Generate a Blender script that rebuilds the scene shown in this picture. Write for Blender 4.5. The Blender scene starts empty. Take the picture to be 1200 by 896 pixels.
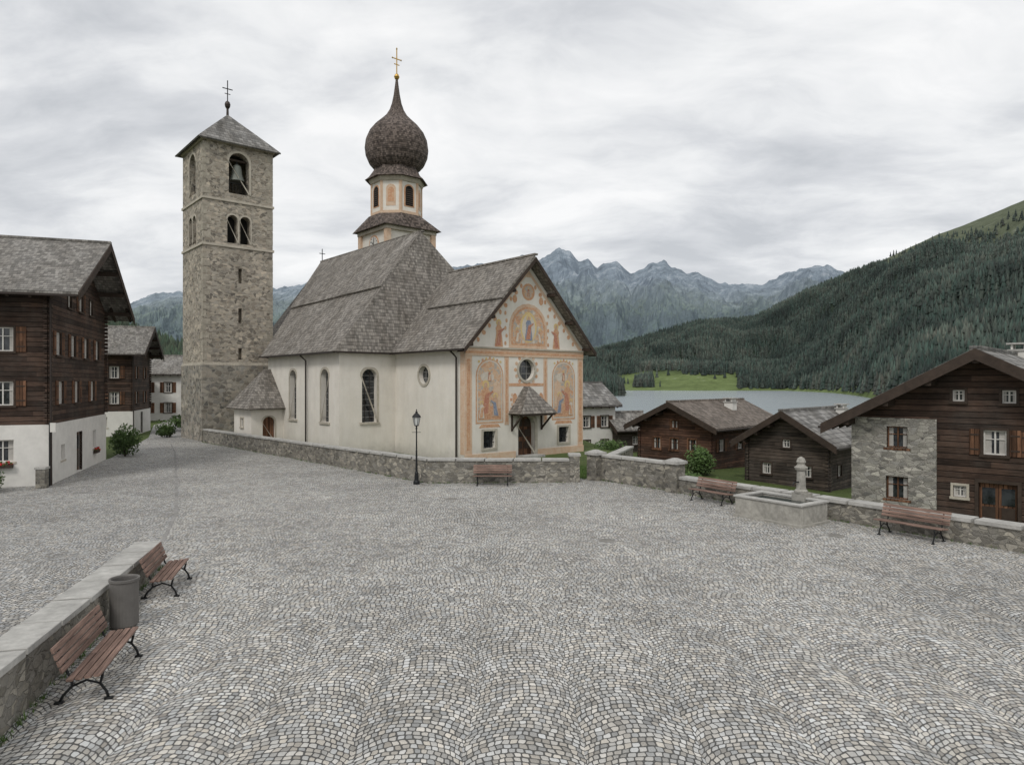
import bpy, bmesh, math, random
import numpy as np
from mathutils import Vector, Matrix, noise
random.seed(7); rng=np.random.default_rng(7)
S=bpy.context.scene
col=S.collection
# ------------------------------------------------------------------ node helper
class T:
    def __init__(s,name,rough=0.8,spec=0.3):
        s.mat=bpy.data.materials.new(name); s.mat.use_nodes=True
        s.nt=s.mat.node_tree; s.nt.nodes.clear()
        s.out=s.nt.nodes.new('ShaderNodeOutputMaterial'); s.b=s.nt.nodes.new('ShaderNodeBsdfPrincipled')
        s.nt.links.new(s.b.outputs[0],s.out.inputs[0])
        s.b.inputs['Roughness'].default_value=rough
        s.b.inputs['Specular IOR Level'].default_value=spec
        s.tc=s.nt.nodes.new('ShaderNodeTexCoord')
        s.uv=s.tc.outputs['UV']; s.ob=s.tc.outputs['Object']
    def n(s,t): return s.nt.nodes.new(t)
    def put(s,sock,v):
        if v is None: return
        if isinstance(v,bpy.types.NodeSocket): s.nt.links.new(v,sock)
        elif isinstance(v,(tuple,list)):
            if len(v)==3 and sock.type=='RGBA': v=(*v,1)
            sock.default_value=v
        else: sock.default_value=v
    def m(s,op,a,b=None,c=None):
        n=s.n('ShaderNodeMath'); n.operation=op
        s.put(n.inputs[0],a); s.put(n.inputs[1],b); s.put(n.inputs[2],c); return n.outputs[0]
    def vm(s,op,a,b=None):
        n=s.n('ShaderNodeVectorMath'); n.operation=op
        s.put(n.inputs[0],a); s.put(n.inputs[1],b); return n.outputs[0]
    def sep(s,v):
        n=s.n('ShaderNodeSeparateXYZ'); s.put(n.inputs[0],v); return n.outputs
    def comb(s,x=0,y=0,z=0):
        n=s.n('ShaderNodeCombineXYZ'); s.put(n.inputs[0],x); s.put(n.inputs[1],y); s.put(n.inputs[2],z); return n.outputs[0]
    def noise(s,v,scale=1,detail=4,rough=0.5,out=0):
        n=s.n('ShaderNodeTexNoise'); s.put(n.inputs['Vector'],v); n.inputs['Scale'].default_value=scale
        n.inputs['Detail'].default_value=detail; n.inputs['Roughness'].default_value=rough; return n.outputs[out]
    def vor(s,v,scale=1,feature='F1',out=0,rnd=1):
        n=s.n('ShaderNodeTexVoronoi'); n.feature=feature; s.put(n.inputs['Vector'],v)
        n.inputs['Scale'].default_value=scale; n.inputs['Randomness'].default_value=rnd; return n.outputs[out]
    def wn(s,v):
        n=s.n('ShaderNodeTexWhiteNoise'); s.put(n.inputs['Vector'],v); return n.outputs[0]
    def mix(s,f,a,b,mode='MIX'):
        n=s.n('ShaderNodeMix'); n.data_type='RGBA'; n.blend_type=mode
        s.put(n.inputs[0],f); s.put(n.inputs[6],a); s.put(n.inputs[7],b); return n.outputs[2]
    def ramp(s,f,stops,interp='LINEAR'):
        n=s.n('ShaderNodeValToRGB'); s.put(n.inputs[0],f); r=n.color_ramp; r.interpolation=interp
        while len(r.elements)<len(stops): r.elements.new(0.5)
        for e,(p,c) in zip(r.elements,stops):
            e.position=p; e.color=(*c,1) if isinstance(c,tuple) else (c,c,c,1)
        return n.outputs[0]
    def mr(s,v,a,b,c=0,d=1,smooth=False):
        n=s.n('ShaderNodeMapRange'); 
        if smooth: n.interpolation_type='SMOOTHSTEP'
        s.put(n.inputs[0],v)
        for i,x in enumerate((a,b,c,d)): n.inputs[i+1].default_value=x
        return n.outputs[0]
    def scale(s,v,f):
        n=s.n('ShaderNodeVectorMath'); n.operation='MULTIPLY'; s.put(n.inputs[0],v); n.inputs[1].default_value=f; return n.outputs[0]
    def color(s,c): s.put(s.b.inputs['Base Color'],c)
    def bump(s,h,strength=0.5,dist=0.02):
        n=s.n('ShaderNodeBump'); n.inputs['Strength'].default_value=strength; n.inputs['Distance'].default_value=dist
        s.put(n.inputs['Height'],h); s.nt.links.new(n.outputs[0],s.b.inputs['Normal'])
def mul(c,f): return tuple(x*f for x in c)

def M_cobble(name,W,st,tone,flip=1):
    t=T(name,0.75,0.35)
    v=t.ob
    nz=t.noise(v,0.5,2,0.5,1); nz2=t.noise(v,6,1,0.5,1)
    w=t.vm('ADD',v,t.scale(t.vm('SUBTRACT',nz,(0.5,0.5,0.5)),(0.50,0.45,0)))
    w=t.vm('ADD',w,t.scale(t.vm('SUBTRACT',nz2,(0.5,0.5,0.5)),(0.07,0.07,0)))
    w=t.vm('ADD',w,(0.63,0.2,0))
    o=t.sep(w); x,y=o[0],o[1]
    cx=t.m('DIVIDE',x,W); ci=t.m('FLOOR',cx); lx=t.m('MULTIPLY',t.m('SUBTRACT',t.m('FRACT',cx),0.5),W)
    R=W*0.70
    f=t.m('SQRT',t.m('SUBTRACT',R*R,t.m('MULTIPLY',lx,lx)))
    r=t.m('DIVIDE',t.m('SUBTRACT',y,t.m('MULTIPLY',f,flip)),st); ri=t.m('FLOOR',r)
    al=t.m('MULTIPLY',t.m('ARCSINE',t.m('DIVIDE',lx,R)),R/st)
    al=t.m('ADD',al,t.m('MULTIPLY',t.wn(t.comb(ri,ci,3)),3)); ai=t.m('FLOOR',al)
    dr=t.m('ABSOLUTE',t.m('SUBTRACT',t.m('MULTIPLY',t.m('FRACT',r),2),1))
    dc=t.m('ABSOLUTE',t.m('SUBTRACT',t.m('MULTIPLY',t.m('FRACT',al),2),1))
    q=t.m('POWER',t.m('ADD',t.m('POWER',dr,4.5),t.m('POWER',dc,5.0)),1/4.75)
    rnd=t.wn(t.comb(ri,ai,ci))
    q=t.m('ADD',q,t.m('MULTIPLY',t.m('SUBTRACT',rnd,0.5),0.14))
    mask=t.mr(q,0.78,0.92,1,0,True)
    rnd2=t.wn(t.comb(ai,ri,t.m('ADD',ci,17)))
    c=t.ramp(rnd2,[(0,mul(tone,0.60)),(0.22,mul(tone,0.84)),(0.6,mul(tone,1.04)),(0.88,mul(tone,1.22)),(1,mul(tone,1.42))])
    hue=t.wn(t.comb(ri,t.m('ADD',ai,5),ci)); c=t.mix(1,c,t.ramp(hue,[(0,(1.05,1.0,0.93)),(1,(0.96,1.0,1.05))]),'MULTIPLY')
    fine=t.noise(v,60,3,0.7)
    c=t.mix(0.6,c,t.ramp(fine,[(0.25,0.28),(0.75,0.78)]),'OVERLAY')
    c=t.mix(mask,mul((0.95,0.93,0.88),0.10),c)
    big=t.noise(v,0.22,4,0.65); big2=t.noise(v,1.3,3,0.6)
    c=t.mix(1,c,t.ramp(big,[(0.3,0.78),(0.7,1.14)]),'MULTIPLY')
    c=t.mix(1,c,t.ramp(big2,[(0.3,0.86),(0.65,1.06)]),'MULTIPLY')
    t.color(c)
    dome=t.m('SUBTRACT',mask,t.m('MULTIPLY',q,0.3))
    h=t.m('ADD',dome,t.m('MULTIPLY',rnd,0.4))
    t.bump(h,0.85,0.022); return t.mat
def M_rubble(name,sx,sy,c1,c2,mortar,mw=0.06,sat=1,bumpd=0.03,scale=3.0):
    t=T(name,0.9,0.2); v=t.uv
    nz=t.noise(v,2.5,2,0.6,1)
    w=t.vm('ADD',t.scale(v,(sx,sy,1)),t.scale(t.vm('SUBTRACT',nz,(0.5,0.5,0.5)),(0.5,0.5,0)))
    e=t.vor(w,scale,'DISTANCE_TO_EDGE'); cc=t.vor(w,scale,'F1',1)
    r=t.sep(cc)
    c=t.mix(r[0],c1,c2); 
    c=t.mix(1,c,t.ramp(r[1],[(0,0.5),(0.5,0.95),(1,1.4)]),'MULTIPLY')
    f=t.noise(v,22,4,0.7); c=t.mix(0.6,c,t.ramp(f,[(0.25,0.25),(0.75,0.8)]),'OVERLAY')
    me=t.m('ADD',e,t.m('MULTIPLY',t.m('SUBTRACT',t.noise(v,6,3,0.6),0.5),0.10))
    mask=t.mr(me,mw*0.5,mw*1.6,0,1,True)
    c=t.mix(mask,mul(mortar,0.95),c)
    st=t.noise(v,0.5,5,0.65); c=t.mix(1,c,t.ramp(st,[(0.3,0.74),(0.7,1.14)]),'MULTIPLY')
    t.color(c); t.bump(t.m('ADD',t.m('ADD',mask,t.m('MULTIPLY',r[2],0.5)),t.m('MULTIPLY',f,0.5)),0.8,bumpd); return t.mat
def M_wood(name,c,pl=0.2,vert=False,rough=0.8,gap=0.5,var=0.5,grey=0.0):
    t=T(name,rough,0.25); o=t.sep(t.uv); a,b=(o[0],o[1]) if not vert else (o[1],o[0])
    r=t.m('DIVIDE',b,pl); i=t.m('FLOOR',r); fr=t.m('FRACT',r)
    tone=t.wn(t.comb(i,t.m('FLOOR',t.m('ADD',t.m('MULTIPLY',a,0.28),t.m('MULTIPLY',i,0.37))),2))
    g=t.noise(t.comb(t.m('MULTIPLY',a,1.3),t.m('MULTIPLY',b,22),i),1.6,4,0.65)
    cc=t.mix(tone,mul(c,1-var),mul(c,1+var))
    if grey: cc=t.mix(t.mr(t.noise(t.uv,0.45,5,0.7),0.45,0.68,0,grey),cc,(0.085,0.075,0.066))
    cc=t.mix(1,cc,t.ramp(g,[(0.25,0.42),(0.7,1.5)]),'MULTIPLY')
    st=t.noise(t.uv,0.8,4,0.6); cc=t.mix(1,cc,t.ramp(st,[(0.3,0.6),(0.7,1.35)]),'MULTIPLY')
    ed=t.m('ABSOLUTE',t.m('SUBTRACT',t.m('MULTIPLY',fr,2),1))
    m=t.mr(ed,0.78,0.97,1,1-gap-0.3,True)
    cc=t.mix(1,cc,m,'MULTIPLY'); t.color(cc)
    t.bump(t.m('ADD',m,t.m('MULTIPLY',g,0.5)),0.7,0.03); return t.mat
def M_shingle(name,c,rh=0.26,w=0.16,var=0.35):
    t=T(name,0.85,0.25); o=t.sep(t.uv); a,b=o[0],o[1]
    b=t.m('ADD',b,t.m('MULTIPLY',t.noise(t.comb(t.m('MULTIPLY',a,3),b,0),1,2),0.06))
    r=t.m('DIVIDE',b,rh); i=t.m('FLOOR',r); fr=t.m('FRACT',r)
    q=t.m('ADD',t.m('DIVIDE',a,w),t.m('MULTIPLY',t.wn(t.comb(i,5,1)),7)); j=t.m('FLOOR',q); fq=t.m('FRACT',q)
    tone=t.wn(t.comb(i,j,2))
    cc=t.ramp(tone,[(0,mul(c,1-var)),(0.5,c),(1,mul(c,1+var*1.2))])
    g=t.noise(t.comb(t.m('MULTIPLY',a,30),t.m('MULTIPLY',b,2),0),1,3,0.6)
    cc=t.mix(1,cc,t.ramp(g,[(0.3,0.8),(0.7,1.15)]),'MULTIPLY')
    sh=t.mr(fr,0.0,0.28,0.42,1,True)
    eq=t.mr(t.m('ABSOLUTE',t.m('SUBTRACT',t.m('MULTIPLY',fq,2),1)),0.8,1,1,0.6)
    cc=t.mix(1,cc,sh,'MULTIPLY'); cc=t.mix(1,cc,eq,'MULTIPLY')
    st=t.noise(t.comb(a,t.m('MULTIPLY',b,0.45),0),0.7,6,0.7); cc=t.mix(1,cc,t.ramp(st,[(0.3,(0.64,0.61,0.57)),(0.7,(1.2,1.2,1.2))]),'MULTIPLY')
    t.color(cc); t.bump(t.m('ADD',t.m('SUBTRACT',1,fr),t.m('MULTIPLY',tone,0.5)),0.8,0.03); return t.mat
def M_plain(name,c,rough=0.8,var=0.12,sc=3,metal=0,spec=0.3,bd=0.004,obj=False):
    t=T(name,rough,spec); v=t.ob if obj else t.uv
    a=t.noise(v,sc,5,0.65); a2=t.noise(v,sc*0.22,4,0.6)
    cc=t.mix(1,c,t.ramp(a,[(0.25,1-var),(0.75,1+var)]),'MULTIPLY')
    cc=t.mix(1,cc,t.ramp(a2,[(0.3,1-var),(0.7,1+var*0.6)]),'MULTIPLY')
    t.color(cc); t.b.inputs['Metallic'].default_value=metal
    t.bump(t.noise(v,sc*12,4,0.6),0.4,bd); return t.mat
def M_glass():
    t=T('window_glass',0.08,0.6); v=t.uv
    a=t.noise(v,2.3,3,0.6); t.color(t.ramp(a,[(0.4,(0.012,0.014,0.016)),(0.62,(0.05,0.055,0.06))]))
    t.bump(t.noise(v,3,2),0.1,0.01); return t.mat
def M_plaster():
    t=T('lime_plaster',0.9,0.2); v=t.uv; o=t.sep(v)
    a=t.noise(v,0.7,5,0.65); st=t.noise(t.comb(t.m('MULTIPLY',o[0],1.6),t.m('MULTIPLY',o[1],0.35),0),1,5,0.7)
    c=t.mix(1,(0.73,0.69,0.625),t.ramp(a,[(0.3,0.91),(0.7,1.04)]),'MULTIPLY')
    c=t.mix(1,c,t.ramp(st,[(0.3,(0.93,0.92,0.90)),(0.6,(1.02,1.02,1.02))]),'MULTIPLY')
    low_tone=t.mr(t.m('ADD',o[1],t.m('MULTIPLY',t.noise(v,1.5,4,0.7),1.2)),0.3,1.6,0.72,1,True)  # multiplies the plaster darker towards the bottom, edge broken by noise
    c=t.mix(1,c,low_tone,'MULTIPLY')
    t.color(c); t.bump(t.noise(v,14,5,0.7),0.5,0.01); return t.mat
def M_fresco(name,stops,sc=2.2,obj=False):
    t=T(name,0.9,0.2); v=t.uv
    w=t.vm('ADD',v,t.scale(t.noise(v,1.4,3,0.6,1),(1.3,1.3,0)))
    a=t.noise(w,sc,6,0.68); c=t.ramp(a,stops)
    cr=t.noise(v,9,5,0.7); c=t.mix(t.mr(cr,0.52,0.70,0.06,0.75),c,(0.64,0.55,0.45))
    t.color(c); t.bump(t.noise(v,15,4),0.3,0.006); return t.mat
PL=M_plaster()
mats=dict(
 cobble=M_cobble('cobblestone_fans',1.6,0.112,(0.455,0.442,0.415)),
 cobble2=M_cobble('cobblestone_road',2.9,0.105,(0.43,0.42,0.40),-1),
 sett=M_plain('drain_sett',(0.29,0.282,0.268),0.85,0.35,5,bd=0.01),
 cover=M_plain('cast_cover',(0.21,0.20,0.18),0.7,0.3,9,bd=0.01,obj=True),
 plaster=PL,
 white=M_plain('white_plaster',(0.68,0.66,0.62),0.9,0.10,2),
 tower=M_rubble('tower_stone',1,1.6,(0.43,0.37,0.295),(0.28,0.255,0.22),(0.46,0.42,0.35),0.05,scale=2.9),
 quoin=M_rubble('tower_base_stone',1,1.4,(0.35,0.31,0.255),(0.23,0.22,0.20),(0.36,0.335,0.285),0.05,scale=2.5),
 rubble=M_rubble('wall_stone',1,1.7,(0.31,0.285,0.235),(0.20,0.19,0.17),(0.25,0.235,0.205),0.05,scale=4.0),
 housestone=M_rubble('house_stone',1,2.1,(0.40,0.38,0.33),(0.26,0.25,0.23),(0.36,0.335,0.30),0.05,scale=3.4),
 cap=M_plain('granite_slab',(0.40,0.39,0.365),0.85,0.25,5,bd=0.01),
 granite=M_plain('fountain_granite',(0.34,0.325,0.29),0.85,0.3,6,bd=0.008),
 trim=M_plain('stone_trim',(0.46,0.42,0.35),0.85,0.18,4,bd=0.008),
 towertrim=M_plain('quoin_stone',(0.37,0.335,0.275),0.85,0.3,4,bd=0.02),
 wood=M_wood('larch_logs',(0.058,0.036,0.026),0.24,grey=0.45),
 woodred=M_wood('larch_boards_red',(0.092,0.048,0.032),0.2,grey=0.3),
 woodgrey=M_wood('weathered_boards',(0.066,0.051,0.041),0.22,grey=0.5),
 woodlt=M_wood('brown_joinery',(0.13,0.066,0.038),0.15,True),
 beam=M_plain('dark_beam',(0.052,0.037,0.028),0.8,0.3,4),
 slat=M_wood('bench_slat',(0.19,0.125,0.10),0.6,var=0.3,gap=0),
 iron=M_plain('cast_iron',(0.018,0.019,0.02),0.5,0.2,10,metal=0.3),
 bin=M_plain('bin_metal',(0.16,0.15,0.14),0.6,0.12,5,metal=0.3),
 binin=M_plain('bin_inside',(0.02,0.02,0.02),0.8,obj=True),
 shingle=M_shingle('larch_shingles',(0.225,0.215,0.200)),
 shingle2=M_shingle('larch_shingles_church',(0.225,0.208,0.188)),
 brownsh=M_shingle('larch_shingles_brown',(0.17,0.145,0.125)),
 onion=M_shingle('onion_shingles',(0.125,0.102,0.090),0.2,0.2,0.55),
 slate=M_shingle('stone_slates',(0.205,0.200,0.192),0.42,0.38,0.35),
 glass=M_glass(),
 frame=M_plain('window_frame_white',(0.6,0.58,0.54),0.6,0.05),
 curtain=M_plain('curtain',(0.42,0.40,0.37),0.9,0.15,6),
 gold=M_plain('gilding',(0.55,0.35,0.10),0.35,0.1,5,metal=0.9),
 bell=M_plain('bronze',(0.16,0.17,0.15),0.5,0.2,6,metal=0.1),
 dark=M_plain('unlit_interior_black',(0.012,0.011,0.010),0.9),  # near-black panels paint the unlit space behind tower openings
 pipe=M_plain('copper_pipe',(0.05,0.04,0.035),0.5,0.1,5,metal=0.5),
 peach=M_fresco('fresco_peach',[(0.3,(0.53,0.34,0.23)),(0.5,(0.61,0.43,0.30)),(0.7,(0.64,0.53,0.42))]),
 ochre=M_fresco('fresco_ochre',[(0.3,(0.42,0.19,0.10)),(0.5,(0.55,0.30,0.17)),(0.7,(0.61,0.41,0.26))],3),
 scene=M_fresco('fresco_scene',[(0.25,(0.26,0.17,0.12)),(0.38,(0.52,0.26,0.15)),(0.48,(0.62,0.43,0.28)),(0.57,(0.33,0.34,0.34)),(0.72,(0.64,0.53,0.40))],2.4),
 blue=M_fresco('fresco_blue',[(0.3,(0.10,0.15,0.26)),(0.7,(0.28,0.32,0.38))],4),
 red=M_fresco('fresco_red',[(0.3,(0.36,0.12,0.07)),(0.7,(0.50,0.24,0.16))],4),
 skin=M_fresco('fresco_skin',[(0.3,(0.45,0.28,0.19)),(0.7,(0.55,0.37,0.26))],6),
 halo=M_fresco('fresco_halo',[(0.3,(0.60,0.42,0.16)),(0.7,(0.66,0.52,0.26))],5),
 cloudp=M_fresco('fresco_cloud',[(0.3,(0.50,0.44,0.37)),(0.7,(0.66,0.61,0.53))],5),
 redflower=M_plain('geranium_red',(0.5,0.03,0.03),0.7,0.3,8,obj=True),
 water=None)
def M_leaf(name,c):
    t=T(name,0.6,0.3); at=t.n('ShaderNodeAttribute'); at.attribute_name='tone'
    t.color(t.mix(1,c,at.outputs[0],'MULTIPLY')); return t.mat
mats['leaf']=M_leaf('foliage',(0.055,0.095,0.03)); mats['conifer']=M_leaf('conifer_needles',(0.036,0.056,0.034))
mats['conifer_far']=M_leaf('conifer_needles_distant',(0.040,0.060,0.050))
t=T('lake_water_sky_tone',0.2,0.5); t.color((0.34,0.385,0.405)); t.bump(t.noise(t.scale(t.ob,(0.012,0.05,1)),1,3,0.5),0.35,1.5); mats['lake']=t.mat  # pale base colour stands in for bright sky reflected on the lake
t=T('fountain_water',0.05,0.5); t.color((0.02,0.03,0.028)); t.bump(t.noise(t.ob,6,3),0.2,0.01); mats['water']=t.mat
t=T('alpine_grass',0.9,0.1); a=t.noise(t.ob,0.35,5,0.7); b=t.noise(t.ob,12,3,0.7)
t.color(t.mix(1,t.ramp(a,[(0.3,(0.060,0.082,0.030)),(0.7,(0.12,0.155,0.055))]),t.ramp(b,[(0.3,0.6),(0.7,1.3)]),'MULTIPLY')); t.bump(b,0.8,0.05); mats['grass']=t.mat
# ------------------------------------------------------------------ mesh builder
class MB:
    def __init__(s): s.v=[];s.f=[];s.m=[];s.names=[];s.uv={}
    def mi(s,mat):
        if mat not in s.names: s.names.append(mat)
        return s.names.index(mat)
    def poly(s,pts,mat,uv=None,up=False):
        pts=[Vector(p) for p in pts]
        if up:
            n=Vector((0,0,0))
            for i in range(len(pts)):
                a=pts[i];b=pts[(i+1)%len(pts)]; n+=a.cross(b)
            if n.z<0: pts=pts[::-1]
        b=len(s.v); s.v+=[tuple(p) for p in pts]; s.f.append(list(range(b,b+len(pts)))); s.m.append(s.mi(mat))
        if uv: s.uv[len(s.f)-1]=uv
    def box(s,x0,x1,y0,y1,z0,z1,mat):
        b=len(s.v)
        s.v+=[(x,y,z) for z in (z0,z1) for x,y in ((x0,y0),(x1,y0),(x1,y1),(x0,y1))]
        for f in ((3,2,1,0),(4,5,6,7),(0,1,5,4),(1,2,6,5),(2,3,7,6),(3,0,4,7)):
            s.f.append([b+i for i in f]); s.m.append(s.mi(mat))
    def extr(s,A,B,mat,mat_side=None):
        n=len(A); b=len(s.v); s.v+=[tuple(p) for p in A]+[tuple(p) for p in B]
        k=s.mi(mat); ks=s.mi(mat_side or mat)
        s.f.append([b+i for i in range(n)][::-1]); s.m.append(k)
        s.f.append([b+n+i for i in range(n)]); s.m.append(k)
        for i in range(n):
            j=(i+1)%n; s.f.append([b+i,b+j,b+n+j,b+n+i]); s.m.append(ks)
    def obox(s,c,ax,ay,az,mat):
        c=Vector(c);ax=Vector(ax);ay=Vector(ay);az=Vector(az)
        A=[c-az+sx*ax+sy*ay for sx,sy in ((-1,-1),(1,-1),(1,1),(-1,1))]
        s.extr(A,[p+2*az for p in A],mat)
    def beam(s,p,q,w,h,mat):
        p=Vector(p);q=Vector(q);d=(q-p); L=d.length; d/=L
        up=Vector((0,0,1)) if abs(d.z)<0.95 else Vector((1,0,0))
        sx=d.cross(up).normalized(); u=sx.cross(d)
        s.obox((p+q)/2,sx*w/2,u*h/2,d*L/2,mat)
    def lathe(s,prof,mat,seg=16,c=(0,0),phase=0,sm=False):
        b=len(s.v); n=len(prof)
        for r,z in prof:
            for i in range(seg):
                a=2*math.pi*i/seg+phase; s.v.append((c[0]+r*math.cos(a),c[1]+r*math.sin(a),z))
        k=s.mi(mat); al=0
        for j in range(n-1):
            dl=math.hypot(prof[j+1][0]-prof[j][0],prof[j+1][1]-prof[j][1]); rr=max(p[0] for p in prof)
            for i in range(seg):
                i2=(i+1)%seg; s.f.append([b+j*seg+i,b+j*seg+i2,b+(j+1)*seg+i2,b+(j+1)*seg+i]); s.m.append(k)
                u0=rr*2*math.pi*i/seg;u1=rr*2*math.pi*(i+1)/seg
                s.uv[len(s.f)-1]=[(u0,al),(u1,al),(u1,al+dl),(u0,al+dl)]
            al+=dl
        for j in (0,n-1):
            if prof[j][0]>1e-3: s.f.append([b+j*seg+i for i in range(seg)][::(-1 if j==0 else 1)]); s.m.append(k)
    def tube(s,pts,r,mat,seg=6):
        pts=[Vector(p) for p in pts]; b=len(s.v)
        for i,p in enumerate(pts):
            d=(pts[min(i+1,len(pts)-1)]-pts[max(i-1,0)]).normalized()
            up=Vector((1,0,0)) if abs(d.x)<0.9 else Vector((0,1,0))
            a=d.cross(up).normalized(); c=a.cross(d); rr=r[i] if isinstance(r,(list,tuple)) else r
            for k in range(seg):
                an=2*math.pi*k/seg; s.v.append(tuple(p+a*math.cos(an)*rr+c*math.sin(an)*rr))
        m=s.mi(mat)
        for i in range(len(pts)-1):
            for k in range(seg):
                k2=(k+1)%seg; s.f.append([b+i*seg+k,b+i*seg+k2,b+(i+1)*seg+k2,b+(i+1)*seg+k]); s.m.append(m)
        s.f.append([b+k for k in range(seg)]);s.m.append(m); s.f.append([b+(len(pts)-1)*seg+k for k in range(seg)]);s.m.append(m)
    def make(s,name,parent=None,cut=None,recalc=True,solid=0,bevel=0,smooth=False):
        me=bpy.data.meshes.new(name); me.from_pydata(s.v,[],s.f)
        for m in s.names: me.materials.append(mats[m])
        me.polygons.foreach_set('material_index',s.m)
        if recalc:
            bm=bmesh.new(); bm.from_mesh(me); bmesh.ops.recalc_face_normals(bm,faces=bm.faces); bm.to_mesh(me); bm.free()
        ob=bpy.data.objects.new(name,me); col.objects.link(ob)
        mods=[]
        if solid:
            md=ob.modifiers.new('s','SOLIDIFY'); md.thickness=solid; md.offset=-1; mods.append(md)
        cobs=[]
        if cut is not None and cut.f:
            cut.names=list(s.names); cut.m=[0]*len(cut.m)
            cm=cut.make('cutter_tmp'); md=ob.modifiers.new('b','BOOLEAN'); md.object=cm; md.operation='DIFFERENCE'; md.solver='EXACT'; md.use_self=True
            cobs.append(cm); mods.append(md)
        if bevel:
            md=ob.modifiers.new('v','BEVEL'); md.width=bevel; md.segments=2; md.limit_method='ANGLE'; mods.append(md)
        if mods:
            dg=bpy.context.evaluated_depsgraph_get(); dg.update()
            nm=bpy.data.meshes.new_from_object(ob.evaluated_get(dg)); ob.modifiers.clear(); ob.data=nm; me=nm; me.name=name
            for c in cobs: bpy.data.objects.remove(c)
        uvl=me.uv_layers.new(name='UVMap') if not me.uv_layers else me.uv_layers[0]
        usecustom=(not mods)
        for p in me.polygons:
            if usecustom and p.index in s.uv and not recalc:
                for li,uv in zip(p.loop_indices,s.uv[p.index]): uvl.data[li].uv=uv
                continue
            n=p.normal
            tx=Vector((0,0,1)).cross(n)
            if tx.length<1e-3: tx=Vector((1,0,0))
            tx.normalize(); ty=n.cross(tx)
            for li in p.loop_indices:
                co=me.vertices[me.loops[li].vertex_index].co
                uvl.data[li].uv=(co.dot(tx),co.dot(ty))
        if smooth:
            for p in me.polygons: p.use_smooth=True
        if parent: ob.parent=parent
        return ob
def empty(name,loc=(0,0,0),ang=0):
    e=bpy.data.objects.new(name,None); e.empty_display_size=0.3; e.location=loc; e.rotation_euler=(0,0,ang); col.objects.link(e); return e
class FR:
    def __init__(s,o,x,n): s.o=Vector((*o,0));s.x=Vector((*x,0));s.n=Vector((*n,0))
    def p(s,a,z,k=0): return s.o+s.x*a+s.n*k+Vector((0,0,z))
def fbox(mb,F,s0,s1,z0,z1,n0,n1,mat):
    A=[F.p(s0,z0,n0),F.p(s1,z0,n0),F.p(s1,z1,n0),F.p(s0,z1,n0)]; B=[F.p(s0,z0,n1),F.p(s1,z0,n1),F.p(s1,z1,n1),F.p(s0,z1,n1)]
    mb.extr(A,B,mat)
def fpoly(mb,F,pts,n0,n1,mat): mb.extr([F.p(a,z,n0) for a,z in pts],[F.p(a,z,n1) for a,z in pts],mat)
def archpts(c,w,z0,z1,seg=10):
    r=w/2; pts=[(c-r,z0),(c+r,z0)]
    for i in range(seg+1):
        a=math.pi*i/seg; pts.append((c+r*math.cos(a),z1-r+r*math.sin(a)))
    return pts
def circ(c,z,r,seg=20,ry=None): return [(c+r*math.cos(2*math.pi*i/seg),z+(ry or r)*math.sin(2*math.pi*i/seg)) for i in range(seg)]
def ring(mb,F,inner,outer,n0,n1,mat):
    k=len(inner)
    for i in range(k):
        j=(i+1)%k; fpoly(mb,F,[inner[i],inner[j],outer[j],outer[i]],n0,n1,mat)
def window(mb,cut,F,c,z,w,h,shut=False,depth=0.14,fr='frame',trimm=None,curt=True,sill='beam',box=False):
    fbox(cut,F,c-w/2,c+w/2,z,z+h,-depth,0.3,'x')
    fbox(mb,F,c-w/2,c+w/2,z,z+h,-depth-0.02,-depth+0.015,'glass')
    b=0.055; n0,n1=-depth+0.02,-depth+0.07
    for a0,a1,z0,z1 in ((c-w/2,c-w/2+b,z,z+h),(c+w/2-b,c+w/2,z,z+h),(c-w/2+b,c+w/2-b,z,z+b),(c-w/2+b,c+w/2-b,z+h-b,z+h),(c-b/2,c+b/2,z+b,z+h-b)):
        fbox(mb,F,a0,a1,z0,z1,n0,n1,fr)
    fbox(mb,F,c-w/2+b,c-b/2,z+h*0.62,z+h*0.62+0.03,n0,n1-0.01,fr); fbox(mb,F,c+b/2,c+w/2-b,z+h*0.62,z+h*0.62+0.03,n0,n1-0.01,fr)
    if curt:
        q=random.uniform(.16,.30)
        fbox(mb,F,c-w/2+b,c-w*q,z+b,z+h-b,-depth+0.016,-depth+0.019,'curtain'); fbox(mb,F,c+w*q,c+w/2-b,z+b,z+h-b,-depth+0.016,-depth+0.019,'curtain')
    t=0.09; tm=trimm or 'beam'
    fbox(mb,F,c-w/2-t,c-w/2-0.002,z-t,z+h+t,-0.03,0.035,tm); fbox(mb,F,c+w/2+0.002,c+w/2+t,z-t,z+h+t,-0.03,0.035,tm)
    fbox(mb,F,c-w/2,c+w/2,z+h+0.002,z+h+t,-0.03,0.03,tm); fbox(mb,F,c-w/2-t*1.3,c+w/2+t*1.3,z-t*1.1,z-0.002,-0.03,0.09,tm)
    if shut:
        for sg in (-1,1):
            x0=c+sg*(w/2+t+0.01); x1=c+sg*(w/2+t+w*0.48)
            fbox(mb,F,min(x0,x1),max(x0,x1),z-0.03,z+h+0.03,0.005,0.05,'woodlt')
            for q in (0.2,0.8): fbox(mb,F,min(x0,x1)+0.03,max(x0,x1)-0.03,z+h*q-0.03,z+h*q+0.03,0.05,0.068,'beam')
    if box:
        fbox(mb,F,c-w/2,c+w/2,z-0.28,z-0.12,0.09,0.28,'beam')
        for i in range(26):
            a=c+random.uniform(-w/2,w/2); zz=z-0.08+random.uniform(-0.06,0.12); k=0.18+random.uniform(-0.09,0.12); r=0.035
            mb.obox(F.p(a,zz,k),F.x*r,F.n*r,Vector((0,0,r)),'redflower' if random.random()<0.6 else 'grass')
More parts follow.
